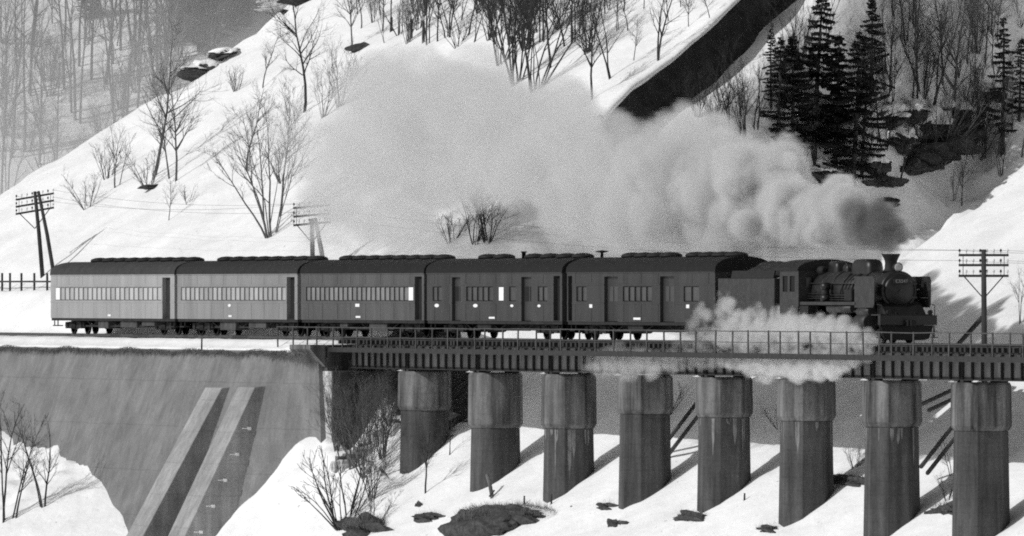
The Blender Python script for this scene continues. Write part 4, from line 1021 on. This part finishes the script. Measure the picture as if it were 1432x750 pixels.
# --- bare growth below the bridge and the wall
GB = 'bare brush on the snow bank below the bridge'
for x, y, hh, kd, lab in [(485, 618, 95, 'clump', 'pale brush hard against the dark abutment face'), (515, 612, 90, 'clump', 'pale brush half way to the first pier'), (540, 590, 70, 'clump', 'pale brush tight beside the first pier'), (470, 632, 100, 'clump', 'pale thin brush at the pale abutment corner'), (510, 668, 150, 'clump', 'tall tangled brush in front of the abutment'), (535, 640, 130, 'clump', 'dense brush between the abutment and the first pier'), (492, 655, 135, 'clump', 'dense brush close against the abutment'), (520, 700, 120, 'clump', 'brush rising from the dark tussock bank'),
                          (478, 640, 110, 'pair', 'thin forked stems beside the pale abutment corner'), (595, 690, 120, 'tall', 'single leaning twig in front of the brush-hidden pier'), (545, 600, 80, 'clump', 'brush behind the diagonal stone bank'), (500, 610, 80, 'clump', 'low brush in the shade of the first girder'), (628, 640, 75, 'pair', 'small forked shrub between the first two piers'),
                          (1330, 665, 60, 'pair', 'small Y-shaped shrub between the last two piers'), (1325, 700, 40, 'shrub', 'dark twiggy tussock between the last two piers'), (480, 735, 120, 'shrub', 'spreading bare shrub low on the bank below the wall end'), (520, 742, 60, 'shrub', 'twigs over the tussock bank'), (1195, 655, 35, 'shrub', 'dark low scrub beside the pier below the locomotive front'),
                          (930, 585, 50, 'shrub', 'scrub on the shaded slope beside the twin props'), (1090, 600, 40, 'shrub', 'small scrub on the shaded slope under the hanging steam')]:
    plant(kd, x, y, hh, lab, BARKL if 'pale' in lab else BARK if kd != 'clump' else BARKM, GB)
for x, y, hh, lab, kd in [(10, 728, 175, 'bare sapling at the frame-side end of the snow mound below the wall', 'pair'), (62, 708, 150, 'forked dark sapling standing on the snow mound below the wall', 'pair'), (22, 725, 120, 'thin whippy sapling beside the others on the snow mound', 'tall')]:
    plant(kd, x, y, hh, lab if 'frame' not in lab else 'whippy bare sapling at the far end of the snow mound below the wall', BARK, 'saplings below the retaining wall')

# ================================================================== ROCKS, TUSSOCKS, STAKES
def lump(name, p, size, m, label, cat, seed, group=None, cap=False, grass=0, rz=0.0):
    t = thing(name, label, cat, tuple(p), rz, group); rng = random.Random(seed)
    bm = bmesh.new(); bmesh.ops.create_icosphere(bm, subdivisions=4, radius=1)
    off = rng.uniform(0, 50)
    for v in bm.verts:
        c = v.co; k = 1 + 1.0 * float(fbm(np.array(c.x * 1.5 + off + c.z * .7), np.array(c.y * 1.5 + c.z * 1.3), seed, 5))
        v.co = Vector((c.x * size[0] * k, c.y * size[1] * k, c.z * size[2] * k))
    me = bpy.data.meshes.new(name); bm.to_mesh(me)
    for f in me.polygons: f.use_smooth = False
    me.materials.append(m); place(me, 'body', t)
    if cap:
        for v in bm.verts: v.co = v.co * 1.10 + Vector((0, 0, size[2] * .30))
        kill = [v for v in bm.verts if v.co.z < size[2] * .30]; bmesh.ops.delete(bm, geom=kill, context='VERTS')
        me2 = bpy.data.meshes.new('snow_cap'); bm.to_mesh(me2)
        for f in me2.polygons: f.use_smooth = True
        me2.materials.append(SNOWCAP); place(me2, 'snow_cap', t)
    bm.free()
    if grass:
        g = MB()
        for k in range(grass):
            a = rng.uniform(0, 6.28); rr = math.sqrt(rng.random()); q = Vector((rr * math.cos(a) * size[0], rr * math.sin(a) * size[1], size[2] * math.sqrt(max(0, 1 - rr * rr)) * .95))
            h = rng.uniform(.15, .50); l = Vector((rng.uniform(-.2, .2), rng.uniform(-.25, .1), h * rng.uniform(-.3, 1))); s_ = Vector((.018, .0, 0))
            g.add([q - s_, q + s_, q + l], [(0, 1, 2)])
        o = g.build('grass_blades', GRASS, t); o['kind'] = 'stuff'
    return t
SNOWCAP = mat('snow_cap', .82, .7, .06, .6, .06, 3, spec=.15)
def on(x, y, dz=0.0):
    p = hit(x, y); p[2] += dz; return p
for k, (x, y, sz, lab, gr) in enumerate([(515, 738, (2.6, 1.1, .6), 'dark grassy tussock bank below the brush', 2600), (690, 728, (3.6, 1.5, .8), 'large dark earth bank breaking through the snow below the stake', 3000), (735, 718, (4.2, .9, .5), 'long dark tail of the earth bank in the snow', 1600),
                                        (600, 722, (1.4, .55, .25), 'small dark earth patch beside the tussock bank', 120), (866, 731, (1.0, .32, .28), 'dark stump-like rock poking through the snow', 0), (970, 722, (1.9, .55, .26), 'dark grassy clod at the foot of the cracked pier', 200), (848, 706, (1.2, .35, .18), 'grey stones at the foot of a pier with twin props', 60),
                                        (1190, 672, (3.4, .5, .35), 'dark scrubby earth edge beside the pier below the locomotive front', 300), (1330, 712, (2.0, .6, .4), 'dark turf clump between the last two piers', 300), (1075, 738, (1.2, .45, .2), 'pale stony patch at the foot of the pier under the steam', 80), (488, 735, (.9, .5, .5), 'dark tussock beside the grassy bank', 250),
                                        (585, 708, (.3, .15, .25), 'small dark stone on the snow below the first pier', 0), (800, 708, (.3, .12, .12), 'tiny dark stone on the open snow', 0)]):
    lump('earth_bank' if gr else 'dark_stone', on(x, y, -.15), sz, EARTH, lab, 'earth' if gr else 'stone', 100 + k, grass=gr)
# stake leaning in the earth bank
p = on(690, 697); tp = px_v(681, 664, p[1])
st = thing('leaning_stake', 'thick weathered stake leaning out of the earth bank before a pier', 'stake', tuple(p)); world_build(MB().tube([p - np.array([0, 0, .3]), (p + tp) / 2, tp], [.11, .10, .085], 8), 'shaft', TIMBERL, st); world_build(MB().bar(p + np.array([.1, -.25, .05]), p + np.array([0, .05, .35]), .06, .06), 'side_peg', TIMBER, st)
for x, y, hh in ((733, 706, 12), (771, 706, 14), (1041, 700, 10), (282, 492, 16)):
    p = on(x, y) if x != 282 else np.array([u_at(282, -2.6), -2.6, -.75]); h = hh / scale_at(p)
    o = MB().tube([(0, 0, -.1), (.03, 0, h)], [.05, .04], 7).build('short_post', TIMBER); o.location = tuple(p)
    tag(o, {733: 'short dark post standing in the earth bank', 771: 'short post at the tail of the earth bank', 1041: 'short dark peg beside the cracked pier', 282: 'short marker post on the snow edge above the buttresses'}[x], 'post')
for x, y, hh in ((547, 45, 20), (575, 55, 28), (592, 60, 30)):
    p = on(x, y); h = hh / scale_at(p); o = MB().tube([(0, 0, -.2), (.05, 0, h)], [.10, .08], 8).build('snow_post', BARK); o.location = tuple(p); tag(o, 'short dark broken trunk standing above the top of the steam', 'trunk', 'broken trunks above the steam')
# diagonal stone revetment between abutment and first pier
p0 = on(480, 652)
rv = thing('stone_revetment', 'pale diagonal rubble revetment running up from the abutment to the first pier', 'revetment', tuple(p0))
rr = random.Random(4)
for k in range(40):
    f_ = k / 39; q = on(474 + 84 * f_ + rr.uniform(-3, 3), 655 - 62 * f_ + rr.uniform(-7, 7))
    b = MB(); s_ = rr.uniform(.2, .4); world_build(MB().prism([(q[0] - s_, q[1] - .3), (q[0] + s_ * .8, q[1] - .35), (q[0] + s_, q[1] + .3), (q[0] - s_ * .7, q[1] + .25)], q[2] - .35, q[2] + rr.uniform(.05, .22), 'z'), 'stone', ABUT if k % 3 else PIERC, rv, bevel=.06)
# the black rock face under the snow lip, high on the main slope
def edge_u(v):
    v = np.asarray(v, float); return -27.0 - 0.62 * np.maximum(v, 0) + 1.2 * vnoise(v * 0.3, v * 0, 5) + 0.3 * vnoise(v * .8, v * 0, 8)
rf = thing('rock_cliff', 'black shaded rock cliff running diagonally up the hill under a lip of snow', 'cliff', (-42, 24, 12))
vv = np.arange(17.4, 62, .3); T = np.linspace(0, 1, 9)
ue_ = edge_u(vv); zt_ = terrain(ue_ - .75, vv) + .02; zb_ = terrain(ue_ + 1.05, vv) - .25
vs = []; fs = []; nT = len(T)
for i in range(len(vv)):
    for j, t in enumerate(T):
        bump = .5 * float(fbm(np.array(vv[i] * .9), np.array(t * 2.2 + 3), 91, 4)) * (.2 + math.sin(math.pi * t))
        vs.append((ue_[i] + .12 + .85 * t + bump * .8, vv[i] + bump * .3, zt_[i] + (zb_[i] - zt_[i]) * t))
for i in range(len(vv) - 1):
    for j in range(nT - 1): fs.append((i * nT + j, i * nT + j + 1, (i + 1) * nT + j + 1, (i + 1) * nT + j))
world_build(MB().add(vs, fs, False), 'bare_rock', ROCKD, rf)
vs = []; fs = []; nC = 8
for i in range(len(vv)):
    rr_ = .34 + .16 * float(fbm(np.array(vv[i] * .5), np.array(2.0), 93, 3))
    for j in range(nC):
        a_ = 2 * math.pi * j / nC; vs.append((ue_[i] - .25 + .62 * math.cos(a_) + rr_ * .3, vv[i], zt_[i] - .02 + rr_ * .75 * math.sin(a_)))
for i in range(len(vv) - 1):
    for j in range(nC): fs.append((i * nC + j, i * nC + (j + 1) % nC, (i + 1) * nC + (j + 1) % nC, (i + 1) * nC + j))
world_build(MB().add(vs, fs, True), 'snow_lip', SNOWCAP, rf)
# boulders and dark hollows of the gully
BOULDERS = ['snow-capped boulder nearest the widest conifer', 'long bare boulder forming the lip of the dark hollow', 'large bare boulder at the head of the dark hollow', 'snow-capped boulder above the dark hollow', 'low bare slab at the foot of the dark hollow', 'small snow-capped boulder under the widest conifer boughs', 'flat bare stone on the snow below the dark hollow', 'bare boulder on the far bank side of the dark hollow', 'snow-capped boulder high over the dark hollow', 'snow-capped boulder below the leaning gully trees', 'snow-capped boulder among the slim conifer stems', 'snow-capped boulder at the edge of the steam', 'snow-capped boulder above the widest conifer', 'snow-capped boulder beside the loose grey conifer', 'thin bare stone on the snow above the chimney smoke', 'broad bare boulder closing the dark hollow']
for k, (x, y, sz, cap) in enumerate([(1255, 205, (1.6, 1.3, .9), True), (1285, 215, (2.2, 1.4, .8), False), (1320, 205, (2.4, 1.6, 1.0), False), (1300, 180, (1.8, 1.4, 1.1), True), (1270, 235, (2.0, 1.2, .6), False), (1225, 240, (1.2, 1.0, .8), True), (1235, 262, (1.5, 1.0, .5), False), (1345, 195, (2.0, 1.3, .9), False), (1330, 160, (1.6, 1.2, .9), True), (1275, 160, (1.4, 1.0, .8), True), (1150, 250, (1.4, 1.2, .8), True), (1180, 268, (1.2, 1.0, .7), True), (1245, 175, (1.6, 1.1, .8), True),
                                     (1385, 140, (1.5, 1.0, .8), True), (1245, 290, (1.0, .7, .35), False), (1310, 215, (2.6, 1.2, .9), False)]):
    p = hit(x, y)
    if p is None: continue
    f_ = .62 if cap else .72
    lump('boulder', p, tuple(c * f_ for c in sz), ROCK, BOULDERS[k], 'boulder', 300 + k, 'boulders of the stream gully', cap=cap, rz=k * 1.3)
for k, (x, y, sz) in enumerate([(268, 112, (1.4, .7, .35)), (284, 100, (1.2, .8, .5)), (298, 86, (1.6, .8, .55)), (312, 78, (1.8, .7, .3)), (334, 56, (1.6, .8, .5)), (352, 38, (1.6, .8, .5)), (374, 18, (1.6, .9, .5)), (322, 66, (1.3, .7, .5)), (428, 3, (1.4, .8, .3)), (398, 18, (.8, .3, .15)), (506, 68, (.8, .4, .25)), (217, 262, (.8, .3, .15)), (343, 46, (1.3, .8, .5)), (362, 30, (1.4, .6, .4))]):
    p = hit(x, y, t1=652)
    if p is None: continue
    lump('rock_outcrop', p, sz, ROCK, ['rock on the snowy ridge crest before the far wood', 'dark rock showing through the snow high on the slope'][8 <= k < 11] if k != 11 else 'small dark hollow rock under the tall single tree', 'rock', 400 + k, None if k == 11 else ('rocks along the ridge crest' if k < 8 or k > 11 else 'dark rocks high on the slope'), cap=(k < 8 or k > 11), rz=k)

# ================================================================== STEAM AND MIST (real volumes)
def steam_material(name, dens, dfun, color=.9, aniso=.25, nscale=.35, lo=.36, hi=.60, dark=None):
    m = bpy.data.materials.new(name); m.use_nodes = True; n = m.node_tree; n.nodes.clear(); L = n.links
    out = n.nodes.new('ShaderNodeOutputMaterial'); v = n.nodes.new('ShaderNodeVolumePrincipled'); L.new(v.outputs[0], out.inputs['Volume'])
    v.inputs['Color'].default_value = (color, color, color, 1); v.inputs['Anisotropy'].default_value = aniso
    v.inputs['Density Attribute'].default_value = ''
    at = n.nodes.new('ShaderNodeAttribute'); at.attribute_name = 'density'
    g = n.nodes.new('ShaderNodeNewGeometry'); sep = n.nodes.new('ShaderNodeSeparateXYZ'); L.new(g.outputs['Position'], sep.inputs[0])
    t = n.nodes.new('ShaderNodeTexNoise'); t.inputs['Scale'].default_value = nscale; t.inputs['Detail'].default_value = 5; t.inputs['Roughness'].default_value = .62; t.inputs['Distortion'].default_value = .7; L.new(g.outputs['Position'], t.inputs['Vector'])
    r = n.nodes.new('ShaderNodeMapRange'); r.inputs['From Min'].default_value = lo; r.inputs['From Max'].default_value = hi; r.inputs['To Min'].default_value = .08; r.inputs['To Max'].default_value = 1.0
    L.new(t.outputs['Fac'], r.inputs['Value'])
    cr = n.nodes.new('ShaderNodeFloatCurve'); c = cr.mapping.curves[0]
    u0, u1 = dfun[0][0], dfun[-1][0]
    mr = n.nodes.new('ShaderNodeMapRange'); mr.inputs['From Min'].default_value = u0; mr.inputs['From Max'].default_value = u1; L.new(sep.outputs['X'], mr.inputs['Value'])
    for i, (u, d) in enumerate(dfun):
        x = (u - u0) / (u1 - u0)
        if i == 0: c.points[0].location = (0, d)
        elif i == len(dfun) - 1: c.points[1 if len(dfun) == 2 else len(c.points) - 1].location = (1, d)
        else: c.points.new(x, d)
    for p in c.points: p.handle_type = 'AUTO_CLAMPED'
    cr.mapping.update(); L.new(mr.outputs[0], cr.inputs['Value'])
    def mul(a, b_):
        k = n.nodes.new('ShaderNodeMath'); k.operation = 'MULTIPLY'; L.new(a, k.inputs[0])
        if isinstance(b_, (int, float)): k.inputs[1].default_value = b_
        else: L.new(b_, k.inputs[1])
        return k.outputs[0]
    L.new(mul(mul(mul(at.outputs['Fac'], r.outputs[0]), cr.outputs[0]), dens), v.inputs['Density'])
    if dark:                                       # coal smoke mixed in at the chimney mouth
        d = n.nodes.new('ShaderNodeVectorMath'); d.operation = 'DISTANCE'; L.new(g.outputs['Position'], d.inputs[0]); d.inputs[1].default_value = dark[0]
        q = n.nodes.new('ShaderNodeMapRange'); q.inputs['From Min'].default_value = dark[1]; q.inputs['From Max'].default_value = dark[2]; q.inputs['To Min'].default_value = dark[3]; q.inputs['To Max'].default_value = color
        dw = n.nodes.new('ShaderNodeMath'); dw.operation = 'MULTIPLY_ADD'; dw.inputs[1].default_value = 7.0; L.new(t.outputs['Fac'], dw.inputs[0])
        ds = n.nodes.new('ShaderNodeMath'); ds.operation = 'SUBTRACT'; ds.inputs[1].default_value = 3.5; L.new(d.outputs['Value'], ds.inputs[0]); L.new(ds.outputs[0], dw.inputs[2])
        L.new(dw.outputs[0], q.inputs['Value']); cc = n.nodes.new('ShaderNodeCombineColor')
        for k in range(3): L.new(q.outputs[0], cc.inputs[k])
        L.new(cc.outputs[0], v.inputs['Color'])
    return m
def puff_volume(name, pts, rad, voxel, m):
    me = bpy.data.meshes.new(name); me.from_pydata([tuple(map(float, p)) for p in pts], [], [])
    a = me.attributes.new('puff', 'FLOAT', 'POINT'); a.data.foreach_set('value', np.array(rad, np.float32))
    o = bpy.data.objects.new(name, me); COL.objects.link(o); me.materials.append(m)
    ng = bpy.data.node_groups.new(name, 'GeometryNodeTree'); ng.interface.new_socket('Geometry', in_out='INPUT', socket_type='NodeSocketGeometry'); ng.interface.new_socket('Geometry', in_out='OUTPUT', socket_type='NodeSocketGeometry')
    i, out = ng.nodes.new('NodeGroupInput'), ng.nodes.new('NodeGroupOutput')
    mp = ng.nodes.new('GeometryNodeMeshToPoints'); na = ng.nodes.new('GeometryNodeInputNamedAttribute'); na.data_type = 'FLOAT'; na.inputs['Name'].default_value = 'puff'
    pv = ng.nodes.new('GeometryNodePointsToVolume'); pv.resolution_mode = 'VOXEL_SIZE'; pv.inputs['Voxel Size'].default_value = voxel; pv.inputs['Density'].default_value = 1.0
    sm_ = ng.nodes.new('GeometryNodeSetMaterial'); sm_.inputs['Material'].default_value = m
    ng.links.new(i.outputs[0], mp.inputs['Mesh']); ng.links.new(na.outputs[0], mp.inputs['Radius']); ng.links.new(mp.outputs[0], pv.inputs['Points']); ng.links.new(na.outputs[0], pv.inputs['Radius'])
    ng.links.new(pv.outputs[0], sm_.inputs['Geometry']); ng.links.new(sm_.outputs[0], out.inputs[0])
    md = o.modifiers.new('puffs', 'NODES'); md.node_group = ng
    return o
prng = random.Random(99)
def puffs(path, du, subs, fine, jit=.75, vs=1.0):
    """path of (pixel x, pixel y, pixel radius, v) -> cauliflower of spheres along it"""
    P = []; C3 = []
    for (x, y, r, v) in path:
        p = px_v(x, y, v); C3.append((p, r / scale_at(p)))
    for (p, r), (q, r2) in zip(C3[:-1], C3[1:]):
        n = max(1, int(np.linalg.norm(q - p) / du))
        for k in range(n):
            f_ = (k + prng.random()) / n; c = p + (q - p) * f_; rr = r + (r2 - r) * f_
            for j in range(subs):
                d = Vector((prng.gauss(0, 1), prng.gauss(0, 1) * vs, prng.gauss(0, 1))).normalized() * rr * prng.uniform(0, jit)
                sr = rr * prng.uniform(.24, .46); P.append((c + np.array(d), sr))
                for h in range(fine):
                    e = Vector((prng.gauss(0, 1), prng.gauss(0, 1), prng.gauss(0, 1))).normalized() * sr * prng.uniform(.75, 1.05)
                    P.append((c + np.array(d) + np.array(e), sr * prng.uniform(.25, .5)))
    return P
uc = UF - 2.05
main = puffs([(1205, 312, 44, .8), (1165, 305, 60, 1.2), (1120, 292, 74, 1.6), (1070, 276, 92, 2.2), (1010, 262, 106, 2.8), (950, 252, 112, 3.3), (890, 246, 116, 3.6), (830, 240, 124, 3.8), (780, 232, 130, 4)], .8, 6, 3)
main += puffs([(1250, 349, 17, 0), (1246, 338, 26, .05), (1236, 324, 36, .2), (1220, 315, 42, .5), (1200, 312, 44, .8)], .18, 5, 2)
main += puffs([(1195, 335, 26, .8), (1130, 330, 34, 1.4), (1060, 325, 40, 2), (960, 320, 48, 2.6), (880, 318, 48, 3), (800, 318, 40, 3)], .9, 5, 2)
main += puffs([(780, 232, 130, 4), (740, 225, 120, 4), (690, 200, 150, 4), (640, 190, 160, 4), (580, 195, 165, 4), (530, 215, 155, 3.8), (480, 260, 120, 3.5), (450, 300, 75, 3.2), (425, 325, 40, 3)], 1.2, 6, 2)
main += puffs([(800, 325, 35, 3), (735, 338, 20, 3)], 1.2, 4, 2)
main += puffs([(610, 315, 50, 3), (540, 315, 55, 3), (480, 325, 42, 3), (430, 338, 25, 3)], 1.2, 5, 2)
main += puffs([(1160, 345, 30, 3.6), (1100, 342, 40, 4.2), (1020, 338, 52, 4.6), (930, 338, 55, 5), (850, 338, 55, 5), (790, 340, 45, 5)], .9, 5, 2)
main += puffs([(620, 335, 50, 5), (560, 325, 60, 5), (500, 320, 60, 5), (450, 325, 45, 4.6), (425, 335, 28, 4.4)], 1.1, 5, 2)
main += puffs([(520, 160, 90, 4), (470, 210, 80, 4), (445, 260, 60, 4), (430, 300, 45, 4)], 1.1, 5, 2)
def gap(p):                                       # the wind has torn a hole where the gnarled clump stands
    q = np.asarray(p) - CAM; D_ = float(q @ VD); x = CX + F * float(q @ VR) / D_; y = HY - F * q[2] / D_
    return ((x - 692) / 62) ** 2 + ((y - 312) / 42) ** 2
main = [(p, r) for p, r in main if gap(p) > 1 + .9 * prng.random() + .5 * r]
main = [(p, r) for p, r in main if p[2] - r > 4.05 or p[1] - r > 1.7 or (p[0] > UF - 3.2 and p[2] - r > 3.75)]
STEAM = steam_material('white_steam', 7.0, [(-60, .03), (-42, .045), (-30, .06), (-12, .075), (5, .14), (18, .4), (34, .9), (50, 1.0)], color=.91, nscale=.42, lo=.40, hi=.58, dark=((uc - 1.6, .6, 5.6), 1.0, 7.5, .30))
o = puff_volume('steam_plume', [p for p, r in main], [r for p, r in main], .22, STEAM)
tag(o, 'huge billowing steam plume trailing from the chimney over the train', 'steam', kind='stuff')
low = puffs([(1228, 476, 13, -1.35), (1205, 474, 24, -1.3), (1160, 466, 33, -1.25), (1120, 460, 36, -1.25), (1080, 460, 36, -1.25), (1040, 464, 33, -1.25), (1000, 470, 28, -1.25), (965, 476, 20, -1.25), (935, 482, 12, -1.25)], .32, 6, 3, vs=.3)
low += puffs([(1218, 497, 12, -1.4), (1190, 503, 20, -1.4), (1165, 507, 27, -1.4), (1130, 513, 31, -1.4), (1095, 507, 24, -1.4), (1060, 511, 28, -1.4), (1025, 503, 17, -1.4), (990, 505, 17, -1.4), (960, 500, 20, -1.4), (920, 508, 28, -1.4), (880, 508, 31, -1.4), (845, 510, 27, -1.4), (820, 508, 16, -1.4)], .32, 6, 3, vs=.3)
low += puffs([(1045, 445, 22, -1.6), (1010, 430, 30, -1.6), (990, 440, 26, -1.6), (960, 455, 20, -1.6)], .5, 4, 2, vs=.3)
low = [(p, r) for p, r in low if p[1] - r > -1.93]
LOWS = steam_material('cylinder_steam', 5.0, [(-20, .05), (0, .10), (12, .16), (22, .22), (30, .6), (44, 1.0)], color=.95, nscale=1.2, lo=.36, hi=.58)
o = puff_volume('cylinder_steam', [p for p, r in low], [r for p, r in low], .10, LOWS)
tag(o, 'bright low steam blown from the cylinders through the railing and over the girders', 'steam', kind='stuff')
jet = puffs([(1147, 374, 3, 0), (1144, 366, 5, 0), (1140, 356, 7, 0), (1136, 348, 8, 0)], .25, 3, 2)
o = puff_volume('safety_valve_steam', [p for p, r in jet], [r for p, r in jet], .06, steam_material('valve_steam', 9.0, [(0, 1), (60, 1)], color=.97, nscale=2))
tag(o, 'small bright jet of steam from the safety valve on the boiler', 'steam', kind='stuff')
# thin smoke lying in the valley behind the ridge
mistm = bpy.data.materials.new('valley_mist'); mistm.use_nodes = True; n = mistm.node_tree; n.nodes.clear()
out = n.nodes.new('ShaderNodeOutputMaterial'); v = n.nodes.new('ShaderNodeVolumePrincipled'); n.links.new(v.outputs[0], out.inputs['Volume'])
v.inputs['Color'].default_value = (.9, .9, .9, 1); v.inputs['Density Attribute'].default_value = ''
g = n.nodes.new('ShaderNodeNewGeometry'); sp = n.nodes.new('ShaderNodeSeparateXYZ'); n.links.new(g.outputs['Position'], sp.inputs[0])
r = n.nodes.new('ShaderNodeMapRange'); r.inputs['From Min'].default_value = 7; r.inputs['From Max'].default_value = 21; r.inputs['To Min'].default_value = .024; r.inputs['To Max'].default_value = .007
n.links.new(sp.outputs['Z'], r.inputs['Value']); n.links.new(r.outputs[0], v.inputs['Density'])
mb = MB(); pts = []
for D_ in (668, 712):
    for l_ in (-75, -4): 
        for z_ in (-12, 46): q = CAM + VD * D_ + VR * l_; pts.append((q[0], q[1], z_))
mb.add(pts, [(0, 1, 3, 2), (4, 6, 7, 5), (0, 4, 5, 1), (2, 3, 7, 6), (0, 2, 6, 4), (1, 5, 7, 3)])
o = mb.build('valley_mist', mistm); tag(o, 'thin pale smoke haze lying before the far wood behind the ridge', 'mist', kind='stuff')
